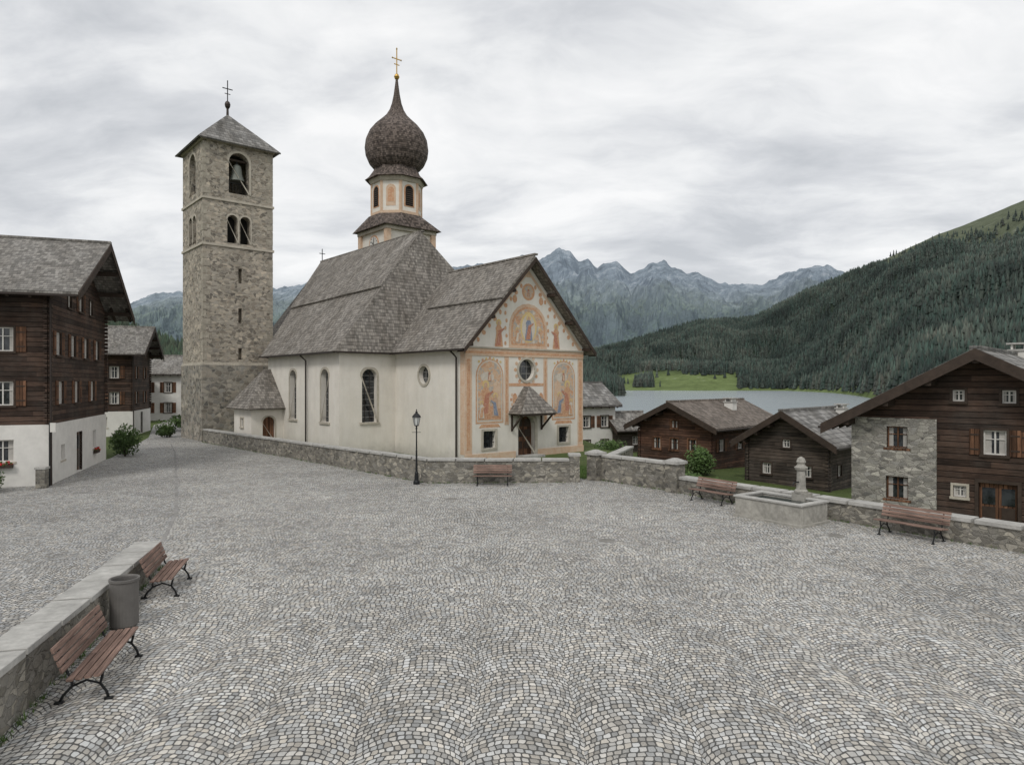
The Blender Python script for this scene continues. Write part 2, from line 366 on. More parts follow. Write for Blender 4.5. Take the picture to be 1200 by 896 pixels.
# ------------------------------------------------------------------ chalet
def chalet(name,loc,ang,W,L,ze,zr,zb=-0.5,wall='wood',base=None,zbase=0,ov=0.9,ovf=1.1,roof='shingle',front=(),left=(),right=(),doors=(),split=None,chim=None,logs=True,pur=True,rooft=0.2,tie=True):
    P=empty(name,loc,ang); F={'f':FR((0,0),(1,0),(0,-1)),'l':FR((0,0),(0,1),(-1,0)),'r':FR((W,0),(0,1),(1,0))}
    Wn=MB(); C=MB()
    for key,lst in (('f',front),('l',left),('r',right)):
        for w in lst:
            kw=dict(w[4]) if len(w)>4 else {}
            window(Wn,C,F[key],w[0],w[1],w[2],w[3],**kw)
    for key,c,z,w,h in doors:
        fbox(C,F[key],c-w/2,c+w/2,z,z+h,-0.2,0.3,'x'); fbox(Wn,F[key],c-w/2,c+w/2,z,z+h,-0.22,-0.12,'woodlt')
        for sx in (-1,1): 
            fbox(Wn,F[key],c+sx*w*0.25-w*0.17,c+sx*w*0.25+w*0.17,z+h*0.1,z+h*0.5,-0.12,-0.10,'beam'); fbox(Wn,F[key],c+sx*w*0.25-w*0.17,c+sx*w*0.25+w*0.17,z+h*0.55,z+h*0.9,-0.12,-0.10,'glass')
        fbox(Wn,F[key],c-w/2-0.12,c-w/2,z,z+h+0.12,-0.1,0.05,'beam'); fbox(Wn,F[key],c+w/2,c+w/2+0.12,z,z+h+0.12,-0.1,0.05,'beam'); fbox(Wn,F[key],c-w/2,c+w/2,z+h,z+h+0.12,-0.1,0.048,'beam')
    import copy
    sl=(zr-ze)/(W/2)
    z0=zbase if base else zb
    wb=MB(); fpoly(wb,F['f'],[(0,z0),(W,z0),(W,ze),(W/2,zr),(0,ze)],0,-L,wall)
    wb.make('walls',P,cut=copy.deepcopy(C))
    if base:
        bb=MB(); bb.box(-0.06,W+0.06,-0.06,L+0.06,zb,zbase,base); bb.make('base_walls',P,cut=copy.deepcopy(C))
    if split:
        sm,s0,s1,z1,z2=split
        bb=MB(); fpoly(bb,F['f'],[(s0,zb),(s1,zb),(s1,z2),(s0,z1)],0.08,-L+0.3,sm); bb.make('stone_walls',P,cut=copy.deepcopy(C))
    Wn.make('windows',P)
    R=MB(); t=rooft
    for sg in (-1,1):
        xe=W/2+sg*(W/2+ov); zee=ze-ov*sl
        pts=[(xe,zee+0.12),(W/2,zr+0.12),(W/2,zr+0.12+t),(xe,zee+0.12+t)]
        fpoly(R,F['f'],pts,ovf,-L-0.5,roof)
    R.box(W/2-0.18,W/2+0.18,-ovf-0.02,L+0.5,zr+t+0.04,zr+t+0.2,roof)
    R.make('roof',P)
    Tm=MB()
    for sg in (-1,1):
        xe=W/2+sg*(W/2+ov+0.02); zee=ze-(ov+0.02)*sl
        fpoly(Tm,F['f'],[(xe,zee-0.14),(W/2,zr-0.14),(W/2,zr+0.10+t),(xe,zee+0.10+t)],ovf+0.05,ovf+0.005,'beam')
        xg=xe; Tm.box(min(xg,xg+sg*0.12),max(xg,xg+sg*0.12),-ovf,L+0.4,zee+0.1,zee+0.2,'pipe')
        k=int((L+ovf)/0.9)
        for i in range(k+1):
            y=-ovf+0.2+i*0.9
            if y>L: break
            x1=W/2+sg*(W/2+ov-0.05); z1=ze-(ov-0.05)*sl
            Tm.beam((x1,y,z1+0.03),(W/2+sg*(W/2-0.3),y,ze+0.3*sl+0.03),0.12,0.14,'beam')
    if pur:
        for q in (0,0.33,0.66,1):
            for sg in ((-1,1) if q<1 else (1,)):
                x=W/2+sg*(W/2)*(1-q); z=ze+(zr-ze)*q-0.12
                Tm.box(x-0.11,x+0.11,-ovf+0.05,0.1,z-0.14,z+0.1,'beam')
    if logs:
        z=z0+0.12
        while z<ze-0.1:
            for x in (0,W):
                if split and z<split[3] and x==0: continue
                Tm.box(x-0.09,x+0.09,-0.16,0.02,z,z+0.17,wall); 
                Tm.box(x+(0.0 if x else -0.16),x+(0.16 if x else 0.0),0.03,0.2,z+0.0,z+0.17,wall)
            z+=0.24
        Tm.tube([(-.12,-.1,ze-.5),(-.12,-.14,zb)],.05,'pipe')
    Tm.make('timber_trim',P)
    if chim:
        cm=MB(); x,y,w,h=chim; zc=zr-abs(x-W/2)*sl
        cm.box(x-w/2,x+w/2,y-w/2,y+w/2,zc-0.6,zc+h,'white'); cm.box(x-w/2-0.07,x+w/2+0.07,y-w/2-0.07,y+w/2+0.07,zc+h,zc+h+0.08,'cap')
        for a in (-1,1): cm.box(x+a*w*0.35-0.04,x+a*w*0.35+0.04,y-w/2,y+w/2,zc+h+0.08,zc+h+0.3,'white')
        cm.box(x-w/2-0.1,x+w/2+0.1,y-w/2-0.1,y+w/2+0.1,zc+h+0.3,zc+h+0.38,'cap'); cm.make('chimney',P)
    return P
SH={'shut':True}
chalet('timber_chalet',(-22.6,33.3,0),math.atan2(0.944,-0.331),11.8,13,9.6,12.7,base='white',zbase=2.95,ov=1.1,ovf=1.5,
  front=[(1.6,6.4,.85,1.15,SH),(4.3,6.4,.85,1.15,SH),(7,6.4,.85,1.15,SH),(9.7,6.4,.85,1.15,SH),(2,3.9,.85,1.15,SH),(5,3.9,.85,1.15,SH),(8.5,3.9,.85,1.15,SH),(5.9,9,.8,1,SH),(3.6,9,.7,.9,{}),(8.2,9,.7,.9,{}),(2.2,1.0,.7,.8,{'trimm':'trim'}),(8.8,1.0,.8,1.1,{'trimm':'trim','box':True})],
  left=[(1.9,6.5,.9,1.15,{'shut':True}),(5.6,6.5,.9,1.15,SH),(1.9,3.9,.9,1.15,{'shut':True}),(5.6,3.9,.9,1.15,SH),(1.9,1.2,.95,1.05,{'trimm':'trim','box':True}),(5.4,1.2,.95,1.05,{'trimm':'trim'})],
  doors=[('f',5.4,0.05,1.2,2.2)])
chalet('timber_chalet',(-35.6,64,0),math.atan2(0.95,-0.31),8.4,11,7.9,10.2,base='white',zbase=2.3,ov=0.9,ovf=1.2,
  front=[(2,5.4,.8,1.1,SH),(5.8,5.4,.8,1.1,SH),(2,3,.8,1.1,SH),(5.8,3,.8,1.1,SH)],left=[(1.5,5.4,.8,1.1,SH),(4.3,5.4,.8,1.1,SH),(1.5,3,.8,1.1,SH),(4.3,3,.8,1.1,SH),(2.5,0.8,.9,1,{'trimm':'trim'})],doors=[('f',4,0.0,1.1,2.1)])
chalet('white_house',(-52,97,0),math.atan2(-0.97,0.25),8,16,6.2,8.4,wall='white',ov=0.6,ovf=0.6,logs=False,pur=False,
  right=[(a,z,.9,1.3,SH) for a in (2,4.6,7.2,9.8,12.4) for z in (1,3.7)],front=[(3,3.9,.9,1.2,SH)])
chalet('timber_chalet',(-46,82,0),math.atan2(0.95,-0.31),7,8,5.6,7.6,base='white',zbase=2.2,ov=0.7,ovf=.9,front=[(2,3,.8,1.1,SH),(5,3,.8,1.1,SH)],left=[(2,3,.8,1.1,SH),(5,3,.8,1.1,SH)])
a45=-math.pi/4
WB={'fr':'woodlt','trimm':'woodlt'}
chalet('stone_and_timber_chalet',(15.0,30.0,0),a45,9.4,11,3.45,6.0,zb=-2.2,wall='wood',ov=1.0,ovf=1.0,split=('housestone',-0.05,3.2,3.5,3.5),logs=False,roof='slate',
  front=[(1.75,2.25,.8,.9,WB),(1.75,.1,.85,.95,WB),(3.95,4.25,.42,.45,{'fr':'frame'}),(5.15,2.2,.75,.95,{'shut':True}),(5.6,4.2,.45,.5,{}),(6.9,2.2,.85,.9,{'shut':True}),(4.0,.45,.45,.45,{'trimm':'trim'}),(7.4,.3,.8,.9,{'shut':True})],
  doors=[('f',5.25,-.75,1.25,1.85)],chim=(4.9,7.0,.7,.55))
chalet('timber_barn',(15.9,46.0,0),a45,5.2,9.5,1.3,2.9,zb=-3.5,wall='woodgrey',ov=.8,ovf=.8,roof='slate',front=[(1.3,-1.0,.6,.7,{}),(3.9,-1.0,.6,.7,{}),(2.6,.8,.5,.5,{})],right=[(2,-1,.6,.7,{}),(5,-1,.6,.7,{})],chim=(3.4,7.5,.6,.7))
chalet('timber_chalet',(10.5,56.0,0),a45,6.4,11,1.7,3.2,zb=-4,wall='woodred',ov=.9,ovf=.9,roof='brownsh',front=[(1.6,-.3,.7,.9,WB),(3.2,-.3,.7,.9,WB),(4.8,-.3,.7,.9,WB),(3.2,1.4,.6,.6,WB),(2,-2.4,.7,.9,{}),(4.5,-2.4,.7,.9,{})],right=[(1.6,-.3,.8,.9,SH),(4.6,-.3,.8,.9,SH),(7.6,-.3,.8,.9,SH),(3,-2.6,.8,.9,{})],chim=(4.6,6.5,.75,.8))
chalet('white_house',(3.2,67.3,0),math.atan2(-0.89,0.45),6,4.2,2.9,4.7,zb=-3,wall='white',ov=.45,ovf=.5,logs=False,pur=False,roof='slate',right=[(1.0,.9,.8,1.0,SH),(3.0,.9,.8,1.0,SH),(1.0,-1.3,.8,1.0,{}),(3.0,-1.3,.8,1.0,{})])
chalet('timber_shed',(8.2,66.0,0),math.atan2(-0.89,0.45),3.5,3.6,.6,1.9,zb=-4.5,wall='woodgrey',ov=.35,ovf=.4,logs=False,pur=False,right=[(2,-.8,.8,.8,{})])
chalet('timber_barn',(15,78,0),a45,7,9,-1.2,.6,zb=-7,wall='woodgrey',ov=.6,ovf=.6,roof='slate',logs=False)
chalet('timber_chalet',(34,62,0),a45,9,10,-.2,1.9,zb=-6,wall='wood',ov=.8,ovf=.8,roof='slate',logs=False,front=[(2.5,-1.6,.8,1,SH),(6,-1.6,.8,1,SH)],chim=(5,5,.7,.8))
# ------------------------------------------------------------------ church
CH=math.atan2(0.652,0.759)
P=empty('baroque_church',(-2.96,43,0),CH)
Ff=FR((0,0),(1,0),(0,-1)); Fs=FR((0,0),(0,1),(-1,0)); Fn=FR((0,8.4),(1,0),(0,-1)); Fl=FR((-4.4,0),(0,1),(-1,0))
WD=MB(); c1=MB(); c2=MB()
def archwin(mb,cut,F,c,w,z0,z1,depth=0.4,tr=True):
    pts=archpts(c,w,z0,z1); fpoly(cut,F,pts,-depth,0.4,'x'); fpoly(mb,F,pts,-depth-0.02,-depth+0.02,'glass')
    k=0.02
    for i in range(1,3): fbox(mb,F,c-w/2+w*i/3-k,c-w/2+w*i/3+k,z0,z1-w*0.12,-depth+0.021,-depth+0.05,'pipe')
    z=z0+0.35
    while z<z1-w*0.3: fbox(mb,F,c-w/2+0.01,c+w/2-0.01,z-0.015,z+0.015,-depth+0.022,-depth+0.045,'sett'); z+=0.42
    if tr:
        ring(mb,F,pts[1:],[(a+(0.16 if a>c else -0.16 if a<c else 0),(z if z<=z0 else z+0.14)) for a,z in pts[1:]],0.003,0.03,'trim')
        fbox(mb,F,c-w/2-0.2,c+w/2+0.2,z0-0.14,z0,-0.02,0.1,'trim')
archwin(WD,c2,Fn,-2.1,1.15,2.2,5.95)
archwin(WD,c2,Fl,10.6,1.2,2.2,5.95); archwin(WD,c2,Fl,16.1,1.2,2.2,5.95)
def roundwin(F,cut,c,z,r):
    fpoly(cut,F,circ(c,z,r),-0.35,0.4,'x'); fpoly(WD,F,circ(c,z,r),-0.37,-0.32,'glass')
    ring(WD,F,circ(c,z,r),circ(c,z,r+0.16),0.003,0.06,'trim')
    for a in (-r/3,r/3):
        fbox(WD,F,c+a-0.02,c+a+0.02,z-r*.93,z+r*.93,-0.32,-0.29,'sett'); fbox(WD,F,c-r*.93,c+r*.93,z+a-0.02,z+a+0.02,-0.319,-0.288,'sett')
roundwin(Fs,c1,4.65,5.5,0.62); roundwin(Ff,c1,5.2,5.85,0.72)
for c in (1.95,8.75):
    fbox(c1,Ff,c-.5,c+.5,.75,1.85,-.3,.3,'x'); fbox(WD,Ff,c-.5,c+.5,.75,1.85,-.32,-.27,'glass')
    for a0,a1,z0,z1 in ((c-.66,c-.5,.6,2.0),(c+.5,c+.66,.6,2.0),(c-.5,c+.5,1.85,2.0),(c-.5,c+.5,.6,.75)): fbox(WD,Ff,a0,a1,z0,z1,.003,.05,'trim')
    for q in (-.17,.17): fbox(WD,Ff,c+q-.02,c+q+.02,.75,1.85,-.15,-.11,'iron')
    for q in (.37,.73): fbox(WD,Ff,c-.5,c+.5,.75+q-.02,.75+q+.02,-.149,-.112,'iron')
dp=archpts(5.2,1.5,0.0,2.75); fpoly(c1,Ff,dp,-.45,.4,'x'); fpoly(WD,Ff,dp,-.5,-.35,'woodlt'); 
fbox(WD,Ff,5.18,5.22,0,2.7,-.35,-.33,'beam')
for zz in (.5,1.3,2.0): 
    fbox(WD,Ff,4.55,5.1,zz,zz+.5,-.35,-.32,'beam'); fbox(WD,Ff,5.3,5.85,zz,zz+.5,-.35,-.32,'beam')
ring(WD,Ff,dp[1:],[(a+(0.22 if a>5.2 else -0.22 if a<5.2 else 0),(z if z<=0 else z+0.2)) for a,z in dp[1:]],0.003,0.07,'trim')
f1=MB(); W0=10.74; fpoly(f1,Ff,[(0,-.6),(W0,-.6),(W0,7.5),(W0/2,13.05),(0,7.5)],0,-9,'plaster'); f1.make('front_walls',P,cut=c1)
f2=MB(); fp=[(-4.4,8.4),(-4.4,21.1),(-.4,27.8),(-.4,35.5),(8.4,35.5),(8.4,27.8),(12.4,21.1),(12.4,8.4)]
f2.extr([(x,y,-.6) for x,y in fp],[(x,y,7.55) for x,y in fp],'plaster'); f2.make('nave_walls',P,cut=c2)
WD.make('windows_and_door',P)
E=[(-4.95,8.05,7.1),(-4.95,21.4,7.1),(-.95,28.1,7.1),(-.95,36.1,7.1),(8.95,36.1,7.1),(8.95,28.1,7.1),(12.95,21.4,7.1),(12.95,8.05,7.1)]
R1=(4,11.0,16.8);R2=(4,29,16.8)
R=MB()
for pl in ([E[0],E[1],R2,R1],[E[1],E[2],R2],[E[2],E[3],R2],[E[3],E[4],R2],[E[4],E[5],R2],[E[5],E[6],R2],[E[6],E[7],R1,R2],[E[7],E[0],R1]): R.poly(pl,'shingle2',up=True)
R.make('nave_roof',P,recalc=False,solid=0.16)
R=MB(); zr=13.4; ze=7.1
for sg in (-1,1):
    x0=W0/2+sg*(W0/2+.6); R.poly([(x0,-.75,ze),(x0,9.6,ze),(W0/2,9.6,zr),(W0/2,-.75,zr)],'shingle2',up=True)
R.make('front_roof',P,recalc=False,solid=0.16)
def lerp(a,b,t): return tuple(x+(y-x)*t for x,y in zip(a,b))
def layer(name,pts,off,th):
    pv=[Vector(p) for p in pts]; n=(pv[1]-pv[0]).cross(pv[2]-pv[1]).normalized()
    if n.z<0: n=-n
    r=MB(); r.poly([p+n*off for p in pv],'shingle2',up=True); r.make(name,P,recalc=False,solid=th)
layer('nave_roof_upper_layer',[lerp(E[0],R1,.50),lerp(E[1],R2,.46),R2,R1],.17,.16)
x0=W0/2-(W0/2+.6)
layer('front_roof_upper_layer',[lerp((x0,-.78,ze),(W0/2,-.78,zr),.52),lerp((x0,7.9,ze),(W0/2,7.9,zr),.52),(W0/2,9.2,zr),(W0/2,-.78,zr)],.17,.16)
o=MB(); o.beam((4,10.9,16.95),(4,29.1,16.95),.3,.12,'shingle2'); o.beam((W0/2,-.8,13.62),(W0/2,9.3,13.62),.3,.12,'shingle2'); o.make('ridge_capping',P)
Tm=MB()
for sg in (-1,1):
    x0=W0/2+sg*(W0/2+.62); fpoly(Tm,Ff,[(x0,ze-.28),(W0/2,zr-.28),(W0/2,zr+.04),(x0,ze+.04)],.76,.80,'beam')
    fpoly(Tm,Ff,[(x0,ze-.19),(W0/2,zr-.19),(W0/2,zr-.16),(x0,ze-.16)],0.0,.755,'beam')
    for q in (0.0,.33,.66): 
        x=W0/2+sg*W0/2*(1-q); z=7.5+(13.05-7.5)*q-.12; Tm.box(x-.1,x+.1,-.74,.1,z-.1,z+.1,'beam')
Tm.box(-.72,-.6,-.7,8.0,7.0,7.12,'pipe'); Tm.box(-5.08,-4.96,8,21.4,7.0,7.12,'pipe')
Tm.box(-4.96,-.72,7.93,8.04,7.0,7.12,'pipe')
for (x,y) in ((-.1,.7),(-4.5,13.4)): Tm.tube([(x-.55,y,7.0),(x-.08,y,6.6),(x-.08,y,-.3)],.06,'pipe')
Tm.box(-.08,-.001,0.02,8.35,7.02,7.3,'plaster')
Tm.make('gutters_and_verge',P)
Pl=MB(); fpoly(Pl,Ff,[(-.04,-.5),(4.2,-.5),(4.2,.42),(-.04,.42)],.001,.05,'peach'); fpoly(Pl,Ff,[(6.2,-.5),(W0+.04,-.5),(W0+.04,.42),(6.2,.42)],.001,.05,'peach'); Pl.make('plinth',P)
G=MB()
for a0,a1 in ((.0,.55),(W0-.55,W0)): fbox(G,Ff,a0,a1,.42,6.72,.002,.012,'peach')
for a0,a1 in ((.14,.41),(W0-.41,W0-.14)): fbox(G,Ff,a0,a1,.7,6.5,.012,.016,'ochre')
fbox(G,Ff,0,W0,6.72,7.2,.002,.05,'peach'); fbox(G,Ff,0,W0,6.86,7.02,.05,.055,'ochre'); fbox(G,Ff,-.02,W0+.02,7.2,7.3,.002,.12,'trim')
for a0,a1 in ((3.25,3.62),(6.78,7.15)): fbox(G,Ff,a0,a1,2.2,6.72,.002,.014,'peach')
for a in (3.36,6.89): fbox(G,Ff,a,a+.15,2.4,6.5,.014,.018,'ochre')
fbox(G,Ff,3.62,6.78,4.75,4.95,.002,.013,'ochre'); 
def figure(a,z,h,robe,robe2,n=.024,flip=1):
    w=h*.17
    pts=[(a-w*1.15,z),(a+w*1.2,z),(a+w*1.0,z+h*.3),(a+w*.75,z+h*.55),(a+w*.95,z+h*.68),(a+w*.4,z+h*.82),(a-w*.4,z+h*.82),(a-w*.9,z+h*.7),(a-w*.7,z+h*.5),(a-w*1.0,z+h*.25)]
    fpoly(G,Ff,circ(a,z+h*.9,h*.13,16),n-.004,n,'halo')
    fpoly(G,Ff,pts,n,n+.003,robe)
    fpoly(G,Ff,[(a-w*.9*flip,z+h*.02),(a+w*.5*flip,z+h*.05),(a+w*.8*flip,z+h*.66),(a-w*.1*flip,z+h*.6)],n+.003,n+.006,robe2)
    fpoly(G,Ff,circ(a,z+h*.88,h*.062,12,h*.08),n+.006,n+.009,'skin')
    fpoly(G,Ff,[(a+flip*w*.5,z+h*.62),(a+flip*w*1.5,z+h*.72),(a+flip*w*1.55,z+h*.66),(a+flip*w*.6,z+h*.52)],n+.006,n+.009,robe2)
for c,fl in ((2.0,1),(8.75,-1)):
    o=archpts(c,2.3,2.35,6.55); i=archpts(c,1.94,2.55,6.37)
    fpoly(G,Ff,o,.002,.010,'ochre'); fpoly(G,Ff,archpts(c,2.12,2.45,6.46),.010,.013,'cloudp'); fpoly(G,Ff,i,.013,.018,'scene')
    fpoly(G,Ff,[(c-.95,2.6),(c+.95,2.6),(c+.95,3.3),(c+.2,3.5),(c-.95,3.2)],.018,.021,'ochre')
    fpoly(G,Ff,circ(c-.2,5.35,.55,16,.35),.018,.0205,'cloudp')
    fpoly(G,Ff,[(c+.3*fl,3.3),(c+.9*fl,3.3),(c+.9*fl,4.9),(c+.6*fl,5.15),(c+.3*fl,4.9)][::fl],.0206,.023,'peach')
    figure(c-.35*fl,2.9,2.2,'ochre','red',.026,fl); figure(c+.45*fl,2.8,1.5,'skin','blue',.040,-fl); figure(c-.7*fl,2.7,1.1,'cloudp','ochre',.041,fl); figure(c-.05,5.1,.7,'red','peach',.054,fl)
    fpoly(G,Ff,[(c-.9,2.08),(c+.9,2.08),(c+.7,2.3),(c-.7,2.3)],.002,.012,'ochre')
    for q in range(7): fpoly(G,Ff,circ(c-.9+q*.3,6.6-.12*abs(q-3)**1.3*.5,.09,8),.0182,.0215,'ochre' if q%2 else 'halo')
fpoly(G,Ff,archpts(5.37,3.5,7.32,10.35),.002,.012,'peach'); fpoly(G,Ff,archpts(5.37,3.1,7.5,10.15),.012,.016,'ochre'); fpoly(G,Ff,archpts(5.37,2.8,7.65,10.0),.016,.020,'scene')
fpoly(G,Ff,circ(5.37,8.75,.75,20,1.05),.020,.023,'halo'); fpoly(G,Ff,circ(5.37,8.7,.6,20,.9),.023,.026,'cloudp'); figure(5.37,7.85,1.7,'blue','red',.034)
for q in range(12):
    a=math.pi*2*q/12; fpoly(G,Ff,circ(5.37+.95*math.cos(a),8.75+1.15*math.sin(a),.12,8),.0202,.0235,'skin' if q%2 else 'cloudp')
for a in (4.35,6.4): figure(a,7.7,1.0,'ochre','cloudp',.034,1 if a<5 else -1)
for a in (2.75,8.0): figure(a,7.35,1.75,'ochre','red',.012,1 if a<5 else -1)
fpoly(G,Ff,circ(5.37,11.15,.58),.002,.010,'ochre'); fpoly(G,Ff,circ(5.37,11.15,.42),.010,.014,'scene'); figure(5.37,10.85,.6,'red','skin',.018)
for i in range(14):
    a=math.pi*2*i/14; 
    fpoly(G,Ff,circ(5.2+1.0*math.cos(a),5.85+0.98*math.sin(a),.13,8),.002,.012,'ochre' if i%2 else 'peach')
for a in (4.15,6.55): fpoly(G,Ff,circ(a,10.6,.2,10,.28),.002,.010,'ochre'); fpoly(G,Ff,circ(a,3.9,.22,10,.4),.002,.010,'ochre')
for sg in (-1,1):
    pts=[(W0/2+sg*(W0/2-.05),7.32),(W0/2+sg*(W0/2-.45),7.32),(W0/2+sg*.25,12.15),(W0/2,12.15),(W0/2,12.7)]
    fpoly(G,Ff,pts if sg<0 else pts[::-1],.0015,.006,'peach')
    for q in range(9):
        a=W0/2+sg*(W0/2-1.1-q*.46); z=7.75+q*.47
        fpoly(G,Ff,circ(a+sg*.05,z,.12+.04*(q%2),8,.16),.006,.011,'ochre')
    for q in range(5):
        fpoly(G,Ff,circ(W0/2+sg*(1.95-.1*(q%2))-.1,7.6+q*.5,.1,8,.14),.006,.011,'ochre')
        fpoly(G,Ff,circ(5.2+sg*(1.3+.08*(q%2)),2.9+q*.32,.09,8,.12),.002,.009,'ochre' if q%2 else 'peach')
G.make('facade_frescoes',P)
Q=MB(); fbox(Q,Fs,.02,.5,.42,7.0,.002,.01,'peach'); Q.make('corner_painting',P)
K=MB(); cx=5.2; w=1.65; 
ap=[(cx-.25,.02,4.75),(cx+.25,.02,4.75)]; ee=[(cx-w,.02,2.95),(cx-w,-1.35,2.95),(cx+w,-1.35,2.95),(cx+w,.02,2.95)]; ft=[(cx-.15,-.35,4.65),(cx+.15,-.35,4.65)]
for pl in ([ee[0],ee[1],ft[0],ap[0]],[ee[1],ee[2],ft[1],ft[0]],[ee[2],ee[3],ap[1],ft[1]],[ap[0],ft[0],ft[1],ap[1]]): K.poly(pl,'shingle2',up=True)
K.make('porch_roof',P,recalc=False,solid=.1)
K=MB()
for a in (cx-1.35,cx+1.35):
    K.beam((a,-.01,2.85),(a,-1.25,2.85),.12,.12,'beam'); K.beam((a,-.05,1.85),(a,-1.1,2.8),.1,.1,'beam'); K.beam((a,-.06,1.75),(a,-.06,2.79),.1,.1,'beam')
K.beam((cx-1.5,-1.25,2.86),(cx+1.5,-1.25,2.86),.1,.13,'beam'); K.box(4.3,6.1,-.9,-.06,-.1,.12,'cap'); K.make('porch_brackets',P)
c3=MB(); A=MB(); A.box(-6.9,-4.39,18,21.8,-.5,3.2,'plaster'); Fa=FR((-6.9,18),(1,0),(0,-1)); Fb=FR((-6.9,18),(0,1),(-1,0))
D=MB(); dd=archpts(1.35,.95,0.3,2.35); fpoly(c3,Fa,dd,-.25,.3,'x'); fpoly(D,Fa,dd,-.3,-.18,'woodlt'); ring(D,Fa,dd[1:],[(a+(0.1 if a>1.35 else -.1 if a<1.35 else 0),z+(.1 if z>.3 else 0)) for a,z in dd[1:]],.003,.03,'trim')
window(D,c3,Fb,2.0,1.5,.6,.7,trimm='trim'); A.make('sacristy_walls',P,cut=c3); D.make('sacristy_door',P)
R=MB(); q=[(-7.4,17.5,3.0),(-7.4,22.3,3.0),(-4.4,22.3,3.0),(-4.4,17.5,3.0)]; apx=(-4.4,20.6,6.1); ap2=(-5.0,20.6,6.0)
for pl in ([q[0],q[1],ap2],[q[1],q[2],apx,ap2],[q[3],q[0],ap2,apx]): R.poly(pl,'shingle2',up=True)
R.make('sacristy_roof',P,recalc=False,solid=.12)
OT=empty('onion_tower_group',(0,0,0)); OT.parent=P; OT.location=(10,24.8,0); OT.name='onion_tower'
o=MB(); h=2.55; o.box(-h,h,-h,h,0,19.9,'plaster'); 
for sx in (-1,1):
    for sy in (-1,1): o.box(sx*h-.25,sx*h+.25,sy*h-.25,sy*h+.25,15,19.88,'peach')
o.box(-h-.3,h+.3,-h-.3,h+.3,19.6,19.98,'trim'); o.make('lower_shaft',OT)
FT=[FR((-h,-h),(1,0),(0,-1)),FR((-h,-h),(0,1),(-1,0))]
o=MB()
for F in FT:
    fpoly(o,F,circ(h,18.4,.95,24),.01,.05,'ochre'); fpoly(o,F,circ(h,18.4,.8,24),.05,.07,'frame'); 
    for i in range(12):
        a=math.pi*i/6; o.obox(F.p(h+.66*math.cos(a),18.4+.66*math.sin(a),.08),F.x*.03,F.n*.01,Vector((0,0,.07)),'iron')
    o.beam(F.p(h,18.4,.09),F.p(h+.35,18.75,.09),.05,.05,'iron'); o.beam(F.p(h,18.4,.1),F.p(h-.1,18.95,.1),.04,.04,'iron')
    fbox(o,F,.3,h*2-.3,17.1,17.25,.002,.03,'ochre')
o.make('clock_face',OT)
o=MB()
sq=[(-h-.65,-h-.65),(h+.65,-h-.65),(h+.65,h+.65),(-h-.65,h+.65)]
oc=[(2.55/math.cos(math.pi/8)*math.cos(math.pi/8+i*math.pi/4),2.55/math.cos(math.pi/8)*math.sin(math.pi/8+i*math.pi/4)) for i in range(8)]
for i,(cx_,cy_) in enumerate(sq):
    p0=(*oc[(4+2*i)%8],21.35); p1=(*oc[(5+2*i)%8],21.35); 
    o.poly([(cx_,cy_,19.95),p0,p1],'onion',up=True)
    nx=sq[(i+1)%4]; p2=(*oc[(6+2*i)%8],21.35)
    o.poly([(cx_,cy_,19.95),(*nx,19.95),p2,p1],'onion',up=True)
o.make('skirt_roof',OT,recalc=False,solid=.08)
o=MB(); ro=2.3/math.cos(math.pi/8)
o.lathe([(ro,21.0),(ro,25.0)],'plaster',8,phase=math.pi/8)
o.lathe([(ro+.12,24.55),(ro+.3,24.95),(ro+.3,25.1)],'trim',8,phase=math.pi/8); o.lathe([(ro+.1,21.3),(ro+.1,21.65)],'peach',8,phase=math.pi/8)
for i in range(8):
    a=math.pi/4*i; n=(math.cos(a),math.sin(a)); x=(-math.sin(a),math.cos(a)); F=FR((n[0]*2.3,n[1]*2.3),x,n)
    if i%2==0:
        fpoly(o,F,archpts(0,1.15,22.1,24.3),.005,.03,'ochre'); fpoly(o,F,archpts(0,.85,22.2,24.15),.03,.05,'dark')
        for k in range(8): o.obox(F.p(0,22.35+k*.2,.07),F.x*.4,F.n*.02+Vector((0,0,-.04)),Vector((0,0,.012)),'beam')
    else:
        fpoly(o,F,archpts(0,.95,22.1,24.2),.005,.02,'peach'); fpoly(o,F,archpts(0,.6,22.5,23.9),.02,.04,'ochre')
    for e in (-.92,.92): o.obox(F.p(e,23.1,.03),F.x*.12,F.n*.03,Vector((0,0,1.45)),'peach')
o.make('octagonal_belfry',OT)
o=MB(); o.lathe([(3.15,24.95),(2.75,25.3),(2.3,25.95),(2.15,26.3)],'onion',8,phase=math.pi/8)
prof=[(2.1,26.2),(2.35,26.35),(2.75,26.8),(3.05,27.5),(3.15,28.3),(3.05,29.1),(2.7,29.9),(2.15,30.6),(1.55,31.15),(1.05,31.65),(.72,32.2),(.48,32.9),(.3,33.8),(.17,34.8),(.1,35.4)]
o.lathe(prof,'onion',24); o.make('onion_dome',OT,recalc=False)
o=MB(); o.lathe([(.05,35.2),(.2,35.35),(.28,35.55),(.2,35.75),(.05,35.9)],'gold',12); o.box(-.04,.04,-.04,.04,35.8,38.3,'gold')
o.box(-.5,.5,-.035,.035,37.3,37.38,'gold'); o.box(-.3,.3,-.035,.035,36.75,36.82,'gold'); 
for sx in (-.5,.5): o.lathe([(.01,37.24),(.08,37.34),(.01,37.44)],'gold',8,c=(sx,0))
o.lathe([(.01,38.2),(.09,38.35),(.01,38.5)],'gold',8); o.make('gilded_cross',OT)
o=MB(); o.box(3.97,4.03,28.9,28.96,16.7,18.2,'iron'); o.box(3.7,4.3,28.9,28.96,17.7,17.76,'iron'); o.make('ridge_cross',P)
